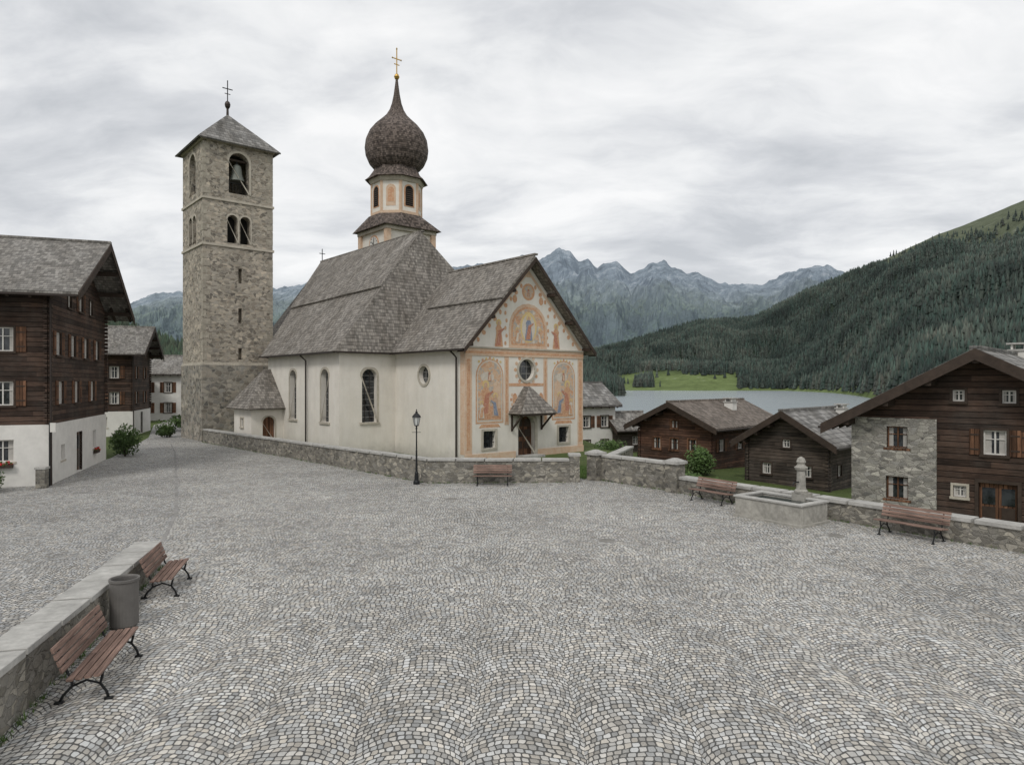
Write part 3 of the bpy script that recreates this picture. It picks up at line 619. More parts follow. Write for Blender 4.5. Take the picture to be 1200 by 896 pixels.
# ------------------------------------------------------------------ campanile
P=empty('stone_bell_tower',(-26.25,58.0,0),CH); s=6.0
Ft=FR((0,0),(1,0),(0,-1)); Fu=FR((0,0),(0,1),(-1,0))
Ct=MB(); Dt=MB()
for F in (Ft,Fu):
    for a in (s/2-.55,s/2+.55): fpoly(Ct,F,archpts(a,.9,17.15,19.6),-.9,1,'x')
for a,z0,z1 in ((3.1,13.7,15),(3.1,10.2,11.5),(3.1,7,8)):
    fbox(Ct,Ft,a-.16,a+.16,z0,z1,-.6,.5,'x')
tb=MB(); tb.box(0,s,0,s,6.4,21.2,'tower'); tb.make('shaft',P,cut=Ct)
wt=.8
for nm,bx,F in (('belfry_wall_front',(0,s,0,wt),Ft),('belfry_wall_side',(0,wt,wt,s-wt),Fu),('belfry_wall_back',(0,s,s-wt,s),None),('belfry_wall_right',(s-wt,s,wt,s-wt),None)):
    tb=MB(); tb.box(*bx,21.2,25.95,'tower'); c=None
    if F: c=MB(); fpoly(c,F,archpts(s/2,1.75,21.5,25.1),-1.5,1,'x')
    tb.make(nm,P,cut=c)
tb=MB(); tb.box(-.12,s+.12,-.12,s+.12,-.5,6.5,'quoin')
A_=[(-.12,-.12,6.5),(s+.12,-.12,6.5),(s+.12,s+.12,6.5),(-.12,s+.12,6.5)]; B_=[(.0,.0,6.75),(s,0,6.75),(s,s,6.75),(0,s,6.75)]; tb.extr(A_,B_,'towertrim')
tb.make('battered_base',P)
for z in (16.75,20.7,25.7):
    e=.1 if z<25 else .16
    for a,b_,c_,d_ in ((-e,s+e,-e,0),(-e,s+e,s,s+e),(-e,0,0,s),(s,s+e,0,s)): Dt.box(a,b_,c_,d_,z,z+.2,'trim')
for F in (Ft,Fu):
    for a in (s/2-.55,s/2+.55):
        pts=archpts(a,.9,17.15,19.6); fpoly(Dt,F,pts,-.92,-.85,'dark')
        ring(Dt,F,pts[1:],[(a+(p-a)*1.25,z+(.13 if z>17.2 else 0)) for p,z in pts[1:]],.004,.03,'trim')
    pts=archpts(s/2,1.75,21.5,25.1); ring(Dt,F,pts[1:],[(s/2+(p-s/2)*1.2,z+(.18 if z>21.6 else 0)) for p,z in pts[1:]],.004,.04,'trim')
    Dt.obox(F.p(s/2,22.5,-.35),F.x*.87,F.n*.03,Vector((0,0,.03)),'iron')
    for k in range(6): Dt.obox(F.p(s/2-.7+k*.28,22.0,-.35),F.x*.015,F.n*.015,Vector((0,0,.49)),'iron')
for i in range(30):
    z=6.9+i*.62+random.uniform(-.05,.05); L1=(.55 if i%2 else .3)+random.uniform(-.08,.1); L2=(.3 if i%2 else .55)+random.uniform(-.08,.1)
    if z>25: break
    if 16.1<z<16.98 or 20.1<z<20.95: continue
    Dt.box(-.012,L1,-.012,.0,z,z+.5,'towertrim'); Dt.box(-.012,0,-.012,L2,z,z+.5,'towertrim'); Dt.box(s-L1,s+.012,-.012,0,z,z+.5,'towertrim')
Dt.make('string_courses_and_arches',P)
o=MB(); o.lathe([(.66,22.75),(.60,22.9),(.46,23.3),(.40,23.8),(.34,24.05),(.18,24.2),(.02,24.25)],'bell',20,c=(s/2,.55)); o.tube([(s/2,.55,24.2),(s/2,.55,24.5)],.08,'iron'); o.box(s/2-.86,s/2+.86,.42,.68,24.45,24.62,'beam')
o.make('bell',P,smooth=False)
o=MB(); e=.55; q=[(-e,-e,25.75),(s+e,-e,25.75),(s+e,s+e,25.75),(-e,s+e,25.75)]; q2=[(.6,.6,26.95),(s-.6,.6,26.95),(s-.6,s-.6,26.95),(.6,s-.6,26.95)]; ap=(s/2,s/2,29.4)
for i in range(4): o.poly([q[i],q[(i+1)%4],q2[(i+1)%4],q2[i]],'slate',up=True); o.poly([q2[i],q2[(i+1)%4],ap],'slate',up=True)
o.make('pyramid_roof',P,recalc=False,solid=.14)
o=MB(); c=s/2; o.lathe([(.12,29.2),(.1,29.9),(.22,30.1),(.26,30.3),(.2,30.5),(.05,30.65)],'pipe',10,c=(c,c)); o.box(c-.035,c+.035,c-.035,c+.035,30.5,32.5,'iron'); o.box(c-.45,c+.45,c-.03,c+.03,31.7,31.77,'iron'); o.box(c-.25,c+.25,c-.03,c+.03,31.25,31.3,'iron'); o.make('cross',P)
# ------------------------------------------------------------------ walls
def wall(name,pts,th,hs,capw=.06,capt=.12,mat='rubble',capm='cap',side=1,zb=-.6):
    P=empty(name,(0,0,0)); pv=[Vector((x,y,0)) for x,y in pts]; n=len(pv)
    def off(k):
        ns=[]
        if k>0: d=(pv[k]-pv[k-1]).normalized(); ns.append(Vector((-d.y,d.x,0)))
        if k<n-1: d=(pv[k+1]-pv[k]).normalized(); ns.append(Vector((-d.y,d.x,0)))
        m=sum(ns,Vector())/len(ns); m.normalize(); return m/max(.4,m.dot(ns[0]))
    b=MB(); c=MB()
    for i in range(n-1):
        o0=off(i)*side;o1=off(i+1)*side; a,bq=pv[i],pv[i+1]; z0,z1=hs[i],hs[i+1]
        zz=Vector((0,0,1))
        A=[a+zz*zb,a+o0*th+zz*zb,a+o0*th+zz*z0,a+zz*z0]; Bq=[bq+zz*zb,bq+o1*th+zz*zb,bq+o1*th+zz*z1,bq+zz*z1]; b.extr(A,Bq,mat)
        L=(bq-a).length; k=max(1,int(L/1.3)); 
        for j in range(k):
            t0=j/k+ .004; t1=(j+1)/k-.004; 
            w0=random.uniform(-.012,.012); dz=random.uniform(-.008,.008)
            def pt(t,s_,z_): 
                o=o0*(1-t)+o1*t; p=a*(1-t)+bq*t; h=z0*(1-t)+z1*t
                return p+o*(s_)+zz*(h+z_+dz)
            A=[pt(t0,-capw+w0,.0),pt(t0,th+capw,.0),pt(t0,th+capw,capt),pt(t0,-capw+w0,capt)]; Bq2=[pt(t1,-capw+w0,.0),pt(t1,th+capw,.0),pt(t1,th+capw,capt),pt(t1,-capw+w0,capt)]
            c.extr(A,Bq2,capm)
    b.make('rubble_masonry',P); c.make('capstones',P,bevel=.012)
    return P
wall('stone_wall',[(-9.55,18.6),(-7.05,9.0),(-5.05,1.5)],.60,[.60,.88,.95],capw=.03,capt=.11,side=-1)
wall('stone_wall',[(-25.9,57.2),(-14.3,44.9),(-4.2,33.9),(2.9,34.2)],.45,[1.0,1.0,1.1,1.05],side=1)
wall('stone_wall',[(2.9,34.25),(2.9,34.9)],.5,[1.3,1.3],side=-1)
wall('stone_wall',[(4.5,35.0),(7.35,31.4)],.45,[1.2,1.2],side=1)
wall('stone_wall',[(4.5,35.4),(7.4,44.0)],.4,[1.0,.8],side=-1)
wall('stone_wall',[(7.5,31.0),(15.0,20.0),(25,5.4)],.5,[.62,.66,.66],side=1,capt=.13)
for (x,y,h) in ((4.3,35.1,1.3),(7.45,31.2,1.3)):
    g=empty('gate_pillar',(x,y,0),.7); o=MB(); o.box(-.32,.32,-.32,.32,-.3,h,'rubble'); o.box(-.4,.4,-.4,.4,h,h+.13,'cap'); o.extr([(-.36,-.36,h+.13),(.36,-.36,h+.13),(.36,.36,h+.13),(-.36,.36,h+.13)],[(-.1,-.1,h+.25),(.1,-.1,h+.25),(.1,.1,h+.25),(-.1,.1,h+.25)],'cap'); o.make('pillar',g)
g=empty('stone_bollard',(-22.3,32.4,0),.2); o=MB(); o.box(-.2,.2,-.2,.2,-.2,.9,'rubble'); o.box(-.24,.24,-.24,.24,.9,1.0,'cap'); o.make('bollard',g)
# ------------------------------------------------------------------ benches
def bench(loc,ang,L=1.9):
    P=empty('park_bench',(*loc,0),ang); o=MB()
    for i in range(4):
        y=-.30+i*.125; z=.445-.012*i; o.box(-L/2,L/2,y,y+.095,z,z+.038,'slat')
    o.make('seat',P,bevel=.008); o=MB()
    for i in range(4):
        z=.54+i*.105; y=.235+i*.04; o.obox((0,y,z+.04),(L/2,0,0),(0,.016,-.004),(0,.016*.9,.042),'slat')
    o.make('backrest',P,bevel=.006)
    for k,x in enumerate((-L/2+.22,L/2-.22)):
        o=MB(); r=.022
        o.tube([(x,-.36,0),(x,-.33,.12),(x,-.24,.26),(x,-.27,.38),(x,-.29,.43),(x,-.1,.425),(x,.18,.40),(x,.22,.48),(x,.30,.70),(x,.38,.93)],r,'iron',8)
        o.tube([(x,.34,0),(x,.28,.12),(x,.16,.25),(x,.15,.40)],r,'iron',8)
        o.tube([(x,-.24,.26),(x,-.05,.33),(x,.16,.25)],.018,'iron',6)
        o.box(x-.035,x+.035,-.42,-.30,0,.03,'iron'); o.box(x-.035,x+.035,.28,.40,0,.03,'iron')
        o.make('leg_%d'%(k+1),P,smooth=True)
wd=math.atan2(18.6-9.0,-9.55+7.05)
bench((-6.95,11.55),wd,2.15); bench((-8.38,16.6),wd,1.9)
bench((-.95,33.35),0,1.9); rd=math.atan2(-11,7.5); bench((8.35,28.55),rd,2.0); bench((12.85,22.0),rd,2.1)
P=empty('litter_bin',(-7.95,14.0,0)); o=MB(); o.lathe([(.22,.0),(.24,.04),(.265,.06),(.265,.93),(.285,.95),(.285,1.0),(.25,1.0),(.24,.97),(.24,.55),(.0,.55)],'bin',28); o.make('bin_body',P,recalc=False)
def disc(name,P,r,z,mat,seg=28):
    o=MB(); o.poly([(r*math.cos(2*math.pi*i/seg),r*math.sin(2*math.pi*i/seg),z) for i in range(seg)],mat,up=True); o.make(name,P,recalc=False)
disc('bin_liner',P,.236,.80,'binin')
P=empty('street_lamp',(-4.7,33.6,0)); o=MB(); o.lathe([(.16,0),(.16,.12),(.11,.2),(.09,.5),(.10,.55),(.055,.62),(.042,1.6),(.05,1.63),(.036,1.66),(.032,2.7),(.06,2.74),(.03,2.8),(.05,2.86)],'iron',14); 
o.beam((-.22,0,2.55),(.22,0,2.55),.02,.02,'iron')
o.lathe([(.10,2.86),(.12,2.9)],'iron',6); 
for i in range(6):
    a=i*math.pi/3; o.beam((.11*math.cos(a),.11*math.sin(a),2.9),(.19*math.cos(a),.19*math.sin(a),3.3),.018,.018,'iron')
o.lathe([(.23,3.29),(.21,3.34),(.10,3.47),(.06,3.5),(.06,3.56),(.02,3.6),(.03,3.66),(.0,3.7)],'iron',6); o.make('post',P)
tt=T('lantern_glass',.15,.5); tt.color((.55,.56,.54)); mats['lglass']=tt.mat
o=MB(); o.lathe([(.10,2.905),(.178,3.285)],'lglass',6); o.make('lantern_glass',P)
P=empty('stone_fountain',(9.82,25.0,0),math.atan2(-.82,.57)); o=MB(); a,b=1.35,.82; th=.16
o.box(-a,a,-b,-b+th,0.08,.72,'granite');o.box(-a,a,b-th,b,0.08,.72,'granite');o.box(-a,-a+th,-b+th,b-th,.08,.72,'granite');o.box(a-th,a,-b+th,b-th,.08,.72,'granite');o.box(-a-.06,a+.06,-b-.06,b+.06,-.02,.1,'granite')
for y0,y1 in ((-b-.05,-b+th+.03),(b-th-.03,b+.05)): o.box(-a-.05,a+.05,y0,y1,.72,.80,'cap')
for x0,x1 in ((-a-.05,-a+th+.03),(a-th-.03,a+.05)): o.box(x0,x1,-b+th+.031,b-th-.031,.72,.80,'cap')
o.make('trough',P,bevel=.02)
o=MB(); o.box(-a+th,a-th,-b+th,b-th,.2,.66,'water'); o.make('water',P)
o=MB(); c=(.35,b-.05); o.box(c[0]-.26,c[0]+.26,c[1]-.2,c[1]+.32,.1,.95,'granite')
o.lathe([(.24,.95),(.24,1.02),(.18,1.08),(.165,1.2),(.15,1.75),(.21,1.80),(.24,1.88),(.17,1.93),(.13,2.0),(.17,2.08),(.13,2.2),(.03,2.27)],'granite',16,c=c)
o.tube([(c[0],c[1]-.12,1.35),(c[0],c[1]-.42,1.36),(c[0],c[1]-.5,1.28)],.025,'iron'); o.make('column_and_spout',P)
for x,y in ((-2.6,29.3),(3.0,21.6),(10.6,22.3)):
    P=empty('manhole_cover',(x,y,0)); disc('rim',P,.29,.004,'sett'); disc('cover',P,.25,.008,'cover')
P=empty('hanging_sign',(-22.35,33.0,0)); o=MB(); o.tube([(0,0,0),(0,0,3.1)],.035,'iron'); o.box(-.02,.3,-.02,.02,2.6,3.05,'frame'); o.make('sign',P)
# ------------------------------------------------------------------ ground
def sheet(name,pts,z,mat):
    o=MB(); o.poly([(x,y,z) for x,y in pts],mat,up=True); ob=o.make(name,None,recalc=False)
    return ob
sheet('cobblestone_square',[(-5,-8),(40,-8),(25.2,5.2),(15.1,20),(7.5,31.2),(4.6,35.3),(2.9,36),(2.9,34.4),(-4.2,34.1),(-26.0,57.6),(-30,57.6),(-24,49),(-17.5,36),(-12.6,26),(-10.2,19.2),(-9.4,17.5)],0.0,'cobble')
sheet('cobblestone_road',[(-5.0,-8),(-60,-8),(-45,20),(-24,30),(-26.5,45),(-33,62),(-42,80),(-52,110),(-44,110),(-33,80),(-28.5,66),(-26.3,57.8),(-30,57.6),(-24,49),(-17.5,36),(-12.6,26),(-10.2,19.2),(-9.4,17.5)],-.004,'cobble2')
P=MB(); ln=[(-9.9,18.9),(-10.4,20),(-12.8,26),(-17.7,36),(-24.2,49),(-28,56)]
for i in range(len(ln)-1):
    a=Vector((*ln[i],0));b=Vector((*ln[i+1],0)); d=(b-a); L=d.length; d/=L; nn=Vector((-d.y,d.x,0)); k=int(L/.15)
    for j in range(k):
        p=a+d*(j+.5)*L/k; P.obox(p+Vector((0,0,-.002+random.uniform(-.003,.003))),d*(.066),nn*.06,Vector((0,0,.008)),'sett')
P.make('drain_channel',None,recalc=False)
def sm(x,a,b): t=np.clip((x-a)/(b-a),0,1); return t*t*(3-2*t)
def terr(x,y):
    ex=np.interp(y,[-50,20,31,36,45,60,100,300],[64,15.9,8.3,8.0,8.0,5.5,-5,-60]); s_=x-ex
    z=-.03-sm(s_,.4,4)*1.3-np.clip(s_-4,0,60)*.06
    right=sm(x/np.maximum(y,1),-.35,-.05)
    z=z-sm(y,70,230)*11.5*right*(y>0)
    z=np.where(y>230,np.minimum(z,-.03-16*right),z)
    return z
rad=np.concatenate([[0.01],np.geomspace(3,120,70),np.geomspace(126,14000,70)]); an=np.linspace(0,2*np.pi,361)[:-1]
RR,AA=np.meshgrid(rad,an,indexing='ij'); X=RR*np.sin(AA);Y=RR*np.cos(AA);Z=terr(X,Y)
def gridmesh(name,X,Y,Z,mat,wrap=False,smooth=True):
    a,b=X.shape; me=bpy.data.meshes.new(name); co=np.stack([X,Y,Z],-1).reshape(-1,3)
    I=np.arange(a*b).reshape(a,b)
    if wrap: I=np.concatenate([I,I[:,:1]],1)
    q=np.stack([I[:-1,:-1],I[:-1,1:],I[1:,1:],I[1:,:-1]],-1).reshape(-1,4)
    me.from_pydata(co.tolist(),[],q.tolist()); me.materials.append(mat)
    if smooth: me.polygons.foreach_set('use_smooth',[True]*len(me.polygons))
    me.update()
    ob=bpy.data.objects.new(name,me); col.objects.link(ob); return ob
gridmesh('ground',X,Y,Z,mats['grass'],True)
sheet('lake',[(0,215),(300,190),(1500,300),(1700,1900),(-200,1900),(-60,400)],-12,'lake')
def tmat(name,fn):
    t=T(name,.95,.05); fn(t); return t.mat
def fhill(t):
    z=t.sep(t.ob)[2]; n1=t.noise(t.scale(t.ob,(.004,.004,.004)),1,5,.65); n2=t.noise(t.scale(t.ob,(.03,.03,.03)),1,4,.7)
    zz=t.m('ADD',z,t.m('MULTIPLY',t.m('SUBTRACT',n1,.5),160))
    low=t.mix(t.mr(z,24,40,0,1),(0.135,0.175,0.070),(0.034,0.047,0.034))
    c=t.mix(t.mr(zz,320,400,0,1,True),low,(0.112,0.128,0.084))
    c=t.mix(t.mr(n2,.60,.72,0,.45),c,(0.17,0.17,0.155))
    c=t.mix(1,c,t.ramp(n2,[(.3,.65),(.7,1.25)]),'MULTIPLY'); t.color(c); t.bump(n2,1,6)
HM=tmat('forest_hillside',fhill)
def hill(name,sil,foot,yr,mat,kn,nk=220,nt=60,amp=30,fs=.004,power=1.0,back=.8,seed=0,zf=-13):
    ks=np.linspace(kn[0],kn[1],nk); ts=np.concatenate([np.linspace(0,1,nt),np.linspace(1.05,1.6,8)])
    H=np.interp(ks,[a for a,_ in sil],[b for _,b in sil]); F0=np.interp(ks,[a for a,_ in foot],[b for _,b in foot])
    X=np.zeros((nk,len(ts)));Y=X.copy();Z=X.copy()
    for i,k in enumerate(ks):
        for j,t in enumerate(ts):
            y=F0[i]+(yr-F0[i])*t; x=k*y
            n=noise.fractal(Vector((x*fs+seed,y*fs,seed)),1.0,2.1,6)
            if t<=1: z=zf+(H[i]-zf)*t**power+amp*n*(.12+4*t*(1-t)*.88)*min(1,t*4)
            else: z=zf+(H[i]-zf)*(1-(t-1)*back)+amp*n*.12
            X[i,j]=x;Y[i,j]=y;Z[i,j]=z
    gridmesh(name,X,Y,Z,mat)
    def samp(k,t):
        i=np.clip((k-kn[0])/(kn[1]-kn[0])*(nk-1),0,nk-1.001); j=np.clip(t*(nt-1),0,nt-1.001)
        i0=i.astype(int);j0=j.astype(int);u=i-i0;v=j-j0
        def g(A): return A[i0,j0]*(1-u)*(1-v)+A[i0+1,j0]*u*(1-v)+A[i0,j0+1]*(1-u)*v+A[i0+1,j0+1]*u*v
        return g(X),g(Y),g(Z)
    return samp
big=hill('forest_hill',[(-.2,60),(.05,95),(.10,108),(.17,148),(.225,195),(.275,228),(.325,232),(.356,245),(.425,335),(.5,425),(.56,490),(.625,572),(.69,630),(.75,700),(1.0,880)],
   [(-.2,1500),(.1,1450),(.4,1400),(.47,1100),(.53,700),(.6,480),(1.0,300)],2600,HM,(-.2,1.0),nk=300,amp=60,fs=.0035,power=1.12,seed=3)
kno=hill('wooded_knoll',[(.0,10),(.06,20),(.1,20),(.13,10),(.155,-2),(.17,-14)],[(0,820),(.2,860)],1080,HM,(.0,.17),nk=60,nt=20,amp=4,fs=.01)
lef=hill('forest_hill',[(-1.2,90),(-.75,58),(-.62,41),(-.57,33),(-.5,22),(-.40,12),(-.25,5)],[(-1.2,170),(-.25,200)],420,HM,(-1.2,-.25),nk=120,nt=30,amp=5,fs=.01,seed=9,zf=-2)
def conifers(name,pos,h,mat,seg=6,tiers=3,jit=.25,wid=.20,toneb=(.55,1.45),mod=None):
    n=len(pos); nv=tiers*(seg+1)
    N=np.zeros((n,nv,3)); ph=rng.uniform(0,6.28,n)
    F=[]
    for t in range(tiers):
        f=t/tiers; zb=.08+.80*f*.95; zt=min(1,zb+.52*(1-f*.45)); r=wid*(1-f)**.85+.02
        if t==tiers-1: zt=1
        b=t*(seg+1)
        for k in range(seg):
            a=ph+2*np.pi*(k+.5*t)/seg; rr=r*h*rng.uniform(1-jit,1+jit,n)
            N[:,b+k,0]=rr*np.cos(a);N[:,b+k,1]=rr*np.sin(a);N[:,b+k,2]=h*(zb+rng.uniform(-.03,.03,n))
            F.append((b+k,b+(k+1)%seg,b+seg))
        N[:,b+seg,2]=h*zt
    V=(N+pos[:,None,:]).reshape(-1,3); F=np.array(F); FF=(F[None]+ (np.arange(n)*nv)[:,None,None]).reshape(-1,3)
    me=bpy.data.meshes.new(name); me.vertices.add(len(V)); me.vertices.foreach_set('co',V.ravel().astype(np.float32))
    me.loops.add(FF.size); me.loops.foreach_set('vertex_index',FF.ravel().astype(np.int32))
    me.polygons.add(len(FF)); me.polygons.foreach_set('loop_start',np.arange(0,FF.size,3).astype(np.int32))
    me.update(); me.validate(); 
    at=me.color_attributes.new('tone','FLOAT_COLOR','POINT'); tn=rng.uniform(toneb[0],toneb[1],n); warm=rng.uniform(.82,1.22,n)
    if mod is not None: tn=tn*mod; warm=warm*(1+.35*(mod-1))
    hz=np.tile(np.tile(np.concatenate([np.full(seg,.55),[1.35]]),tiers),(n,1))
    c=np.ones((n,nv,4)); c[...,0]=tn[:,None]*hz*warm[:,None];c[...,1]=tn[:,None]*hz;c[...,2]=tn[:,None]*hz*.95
    at.data.foreach_set('color',c.ravel().astype(np.float32)); me.materials.append(mats[mat])
    ob=bpy.data.objects.new(name,me); col.objects.link(ob)
def fn(x,y,s): return np.array([noise.noise(Vector((a*s,b*s,1.7))) for a,b in zip(x,y)])
n=70000; k=rng.uniform(.04,.92,n); t_=rng.uniform(0.0,1.02,n)**.8; x,y,z=big(k,t_)
nn=fn(x,y,.005); n3=fn(x,y,.02); lim=np.interp(k,[.4,.5,.6,.75],[450,420,380,400])
keep=(z<lim+nn*150+n3*60)|((rng.random(n)<.05)&(z<lim+110))
mead=(k>.09)&(k<.33)&(z<26+nn*16)
keep&=~mead|((np.abs(k-.193)<.014)&(z>-6)&(z<16))|((rng.random(n)<.01))
keep&=(z>-9)
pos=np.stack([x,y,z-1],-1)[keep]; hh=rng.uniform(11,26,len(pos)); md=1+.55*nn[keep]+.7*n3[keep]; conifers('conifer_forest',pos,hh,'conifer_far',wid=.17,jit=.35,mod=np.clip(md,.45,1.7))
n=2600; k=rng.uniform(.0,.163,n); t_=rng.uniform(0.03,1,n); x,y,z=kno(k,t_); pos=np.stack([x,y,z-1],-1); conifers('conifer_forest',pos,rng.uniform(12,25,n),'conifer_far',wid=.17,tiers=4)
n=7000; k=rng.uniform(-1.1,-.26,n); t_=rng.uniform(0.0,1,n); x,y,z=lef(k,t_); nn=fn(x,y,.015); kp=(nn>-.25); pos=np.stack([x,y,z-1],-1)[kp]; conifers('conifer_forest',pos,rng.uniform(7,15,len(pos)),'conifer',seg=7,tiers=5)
# mountains
def fmt(t):
    o=t.sep(t.ob); n1=t.noise(t.scale(t.ob,(.0011,.0011,.002)),1,6,.7); n2=t.noise(t.scale(t.ob,(.006,.006,.003)),1,6,.75)
    zz=t.m('ADD',o[2],t.m('MULTIPLY',t.m('SUBTRACT',n1,.5),950))
    c=t.ramp(t.mr(zz,100,1500,0,1),[(0,(.105,.145,.150)),(.25,(.150,.195,.190)),(.42,(.21,.26,.24)),(.58,(.235,.28,.29)),(.8,(.255,.305,.355))])  # blue-grey distance haze is mixed into these rock and slope colours
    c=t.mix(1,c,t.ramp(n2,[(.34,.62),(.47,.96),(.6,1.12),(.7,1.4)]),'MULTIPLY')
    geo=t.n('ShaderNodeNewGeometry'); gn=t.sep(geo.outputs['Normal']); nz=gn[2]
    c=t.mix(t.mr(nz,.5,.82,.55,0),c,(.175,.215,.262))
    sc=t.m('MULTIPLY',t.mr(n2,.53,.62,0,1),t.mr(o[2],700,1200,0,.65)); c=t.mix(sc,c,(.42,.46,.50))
    t.color(c); t.bump(n2,.9,85)
MM=tmat('mountain_rock_hazed',fmt)
sil=[(0,990),(150,1046),(180,1192),(210,1215),(260,1100),(320,1271),(345,1290),(400,1440),(470,1500),(530,1530),(560,1590),(585,1560),(600,1631),(612,1720),(624,1630),(636,1650),(655,1790),(668,1750),(678,1620),(690,1640),(700,1560),(722,1640),(740,1450),(755,1530),(765,1610),(778,1640),(790,1540),(805,1460),(818,1480),(830,1400),(850,1330),(890,1300),(905,1370),(925,1480),(950,1540),(968,1590),(985,1480),(1010,1380),(1060,1250),(1200,1300),(1400,1300)]
sil=[((a-600)/800,b) for a,b in sil]
ks=np.linspace(-.62,.62,820); ts=np.concatenate([np.linspace(0,1,130),[1.06,1.15,1.3]]); X=np.zeros((len(ks),len(ts)));Y=X.copy();Z=X.copy()
H=np.interp(ks,[a for a,_ in sil],[b for _,b in sil])
for i,k in enumerate(ks):
    for j,t in enumerate(ts):
        y=3800+5200*t; x=k*y
        wx=x+260*noise.noise(Vector((x*.0006,y*.0006,5)))
        r=noise.ridged_multi_fractal(Vector((wx*.0010+4,y*.00042,2)),.95,2.2,6,1.0,2.0)-1.0
        f=noise.fractal(Vector((x*.006,y*.004,7)),.8,2.2,4)
        hh=H[i]+ (noise.ridged_multi_fractal(Vector((x*.005,3,7)),.9,2.1,4,1.0,2.0)-1.2)*34
        if t<=1:
            base=hh*t**1.3; slack=hh*(y/9000)-base
            z=base+slack*max(-1.2,min(.85,r*.95))*min(1,t*4)+f*48*min(1,t*4)*min(1,(1-t)*6+.1)
        else: z=hh*(1-(t-1)*2)
        X[i,j]=x;Y[i,j]=y;Z[i,j]=z-20
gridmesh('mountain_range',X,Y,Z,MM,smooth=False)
# ------------------------------------------------------------------ bushes
def bush(name,loc,r,h,n=900,leaf=.06,mat='leaf',stem=True):
    P=empty(name,(*loc,)); V=[];Fc=[];C=[]
    lob=[(random.uniform(-.5,.5)*r,random.uniform(-.5,.5)*r,random.uniform(.3,.8)*h,random.uniform(.35,.6)*r) for _ in range(7)]
    for i in range(n):
        l=random.choice(lob); d=Vector((random.gauss(0,1),random.gauss(0,1),random.gauss(0,1))).normalized()*l[3]*random.uniform(.6,1.1)
        p=Vector(l[:3])+Vector((d.x,d.y,d.z*h/r*.6)); p.z=max(.03,p.z)
        a=Vector((random.gauss(0,1),random.gauss(0,1),random.gauss(0,1))).normalized(); b=a.orthogonal().normalized(); s_=leaf*random.uniform(.6,1.4)
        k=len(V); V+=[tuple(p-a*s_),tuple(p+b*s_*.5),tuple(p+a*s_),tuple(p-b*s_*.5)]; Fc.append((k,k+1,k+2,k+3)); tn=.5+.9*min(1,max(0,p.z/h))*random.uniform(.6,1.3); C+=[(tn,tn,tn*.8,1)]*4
    me=bpy.data.meshes.new('leaves'); me.from_pydata(V,[],Fc); at=me.color_attributes.new('tone','FLOAT_COLOR','POINT'); at.data.foreach_set('color',np.array(C,dtype=np.float32).ravel()); me.materials.append(mats[mat])
    ob=bpy.data.objects.new('leaves',me); col.objects.link(ob); ob.parent=P
    o=MB()
    for i in range(5):
        l=lob[i]; o.tube([(0,0,-.1),(l[0]*.4,l[1]*.4,l[2]*.5),(l[0],l[1],l[2])],[.03*r+.01,.02*r+.01,.006],'beam',5)
    o.make('branches',P)
bush('garden_bush',(-23.9,31.0,0),1.0,1.4,1500); bush('garden_bush',(-26.2,46.2,0),1.1,2.2,1800,.08); bush('garden_bush',(-31.3,62.5,0),1.2,1.6,1200,.09); bush('garden_bush',(-27.3,47.9,0),.9,1.5,900,.08)
bush('garden_bush',(-34.5,72,0),1.6,1.6,1200,.1)
bush('garden_bush',(13.1,47.5,-2),1.3,2.3,2600,.1); bush('garden_bush',(9.6,38,-1.5),1.0,1.6,1200,.08); bush('garden_bush',(12.0,40,-1.8),1.2,1.4,1200,.08)
bush('garden_bush',(7.4,52,-1.2),1.4,1.9,1500,.09); bush('garden_bush',(25.5,34,-2),1.6,2.6,1500,.1)
V=[];Fc=[];C=[]
def tuft(x,y,z=0,h=.12):
    for i in range(9):
        a=random.uniform(0,6.28); l=random.uniform(.4,1)*h; bx=x+random.uniform(-.05,.05); by=y+random.uniform(-.05,.05); k=len(V)
        V.extend([(bx-.006*math.sin(a),by+.006*math.cos(a),z),(bx+.006*math.sin(a),by-.006*math.cos(a),z),(bx+l*.6*math.cos(a),by+l*.6*math.sin(a),z+l)]); Fc.append((k,k+1,k+2)); tn=random.uniform(.9,2.0); C.extend([(tn,tn,tn*.7,1)]*3)
for (a,b,n) in (((-7.0,9.0),(-9.5,18.5),90),((-4.2,33.85),(2.9,34.1),50),((-4.3,33.9),(-25.9,57.0),160),((7.4,30.9),(15,19.9),90),((4.5,34.9),(7.3,31.3),30)):
    for i in range(n):
        q=random.random(); tuft(a[0]+(b[0]-a[0])*q+random.uniform(0,.08),a[1]+(b[1]-a[1])*q-random.uniform(0,.05),0,random.uniform(.05,.16))
for i in range(1500): tuft(random.uniform(3.3,5.2),random.uniform(35.2,41),-.03,.12)
me=bpy.data.meshes.new('grass_tufts'); me.from_pydata(V,[],Fc); at=me.color_attributes.new('tone','FLOAT_COLOR','POINT'); at.data.foreach_set('color',np.array(C,dtype=np.float32).ravel()); me.materials.append(mats['leaf']); ob=bpy.data.objects.new('grass_tufts',me); col.objects.link(ob)
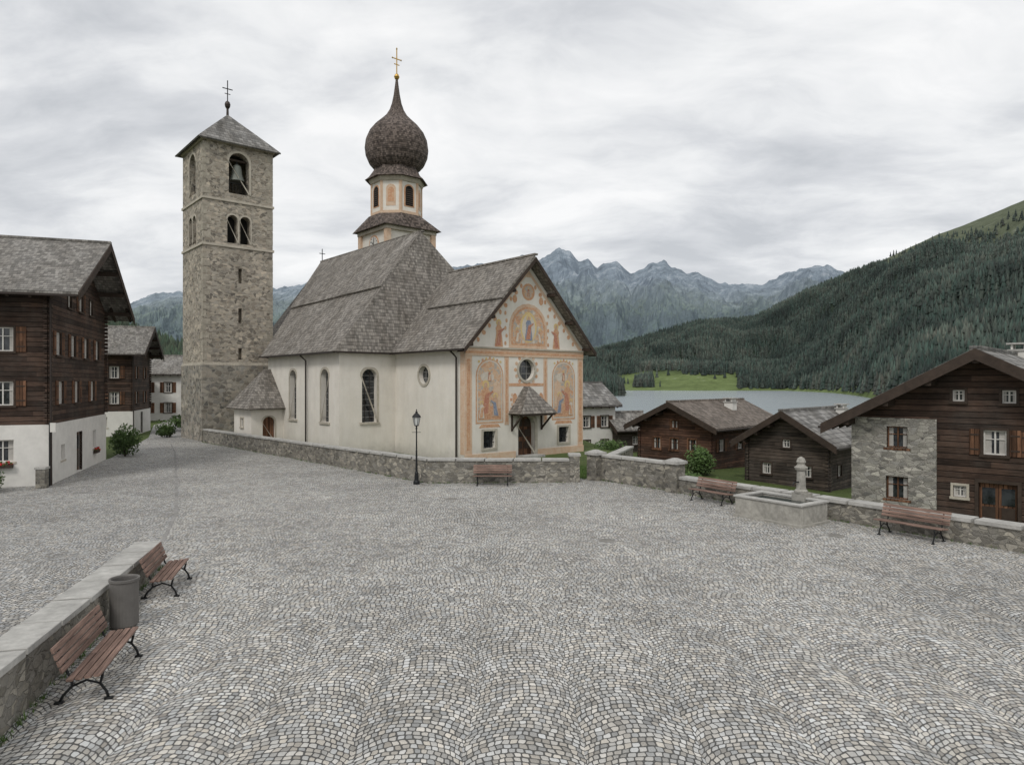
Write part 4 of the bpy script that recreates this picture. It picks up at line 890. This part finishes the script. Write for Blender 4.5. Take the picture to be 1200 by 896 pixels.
# ------------------------------------------------------------------ sky, sun, camera
w=bpy.data.worlds.new("World"); S.world=w; w.use_nodes=True; nt=w.node_tree; nt.nodes.clear()
class TW(T):
    def __init__(s,nt): s.nt=nt
tw=TW(nt); out=tw.n('ShaderNodeOutputWorld'); bg=tw.n('ShaderNodeBackground'); nt.links.new(bg.outputs[0],out.inputs[0])
tc=tw.n('ShaderNodeTexCoord'); sky=tw.n('ShaderNodeTexSky'); sky.sky_type='NISHITA'; sky.sun_disc=False; sky.sun_elevation=math.radians(48); sky.sun_rotation=math.radians(200)
g=tc.outputs['Generated']; o=tw.sep(g); zz=tw.m('ADD',tw.m('MAXIMUM',o[2],0),.22)
pv=tw.comb(tw.m('DIVIDE',o[0],zz),tw.m('DIVIDE',o[1],zz),0)
wv=tw.vm('ADD',pv,tw.scale(tw.noise(pv,1.1,3,.5,1),(.6,.6,0)))
n1=tw.noise(tw.scale(wv,(1.0,1.5,1)),1.6,6,.58); n2=tw.noise(tw.vm('ADD',wv,(7.3,2.1,0)),.65,2,.5)
nn=tw.m('ADD',tw.m('MULTIPLY',n1,.65),tw.m('MULTIPLY',n2,.35))
cl=tw.ramp(nn,[(.37,(5.9,6.1,6.4)),(.45,(7.2,7.35,7.6)),(.52,(8.7,8.8,8.9)),(.60,(9.9,9.9,9.9))])
hor=tw.mr(o[2],0,.20,.5,0,True); cl=tw.mix(hor,cl,(9.2,9.3,9.45))
c=tw.mix(.95,sky.outputs[0],cl); nt.links.new(c,bg.inputs[0]); bg.inputs[1].default_value=.1
sd=bpy.data.lights.new('sun','SUN'); sd.energy=1.4; sd.angle=math.radians(14); sd.color=(1,.97,.92); so=bpy.data.objects.new('sun',sd); col.objects.link(so)
so.rotation_euler=(math.radians(42),0,math.radians(-20))
cd=bpy.data.cameras.new('camera'); cd.lens=24; cd.sensor_width=36; cd.clip_end=30000; cd.clip_start=.1; co=bpy.data.objects.new('camera',cd); co.location=(0,0,5); co.rotation_euler=(math.radians(90),0,0); col.objects.link(co); S.camera=co
S.view_settings.view_transform='Standard'; S.view_settings.look='None'; S.view_settings.exposure=0
print('OBJ',len(bpy.data.objects))
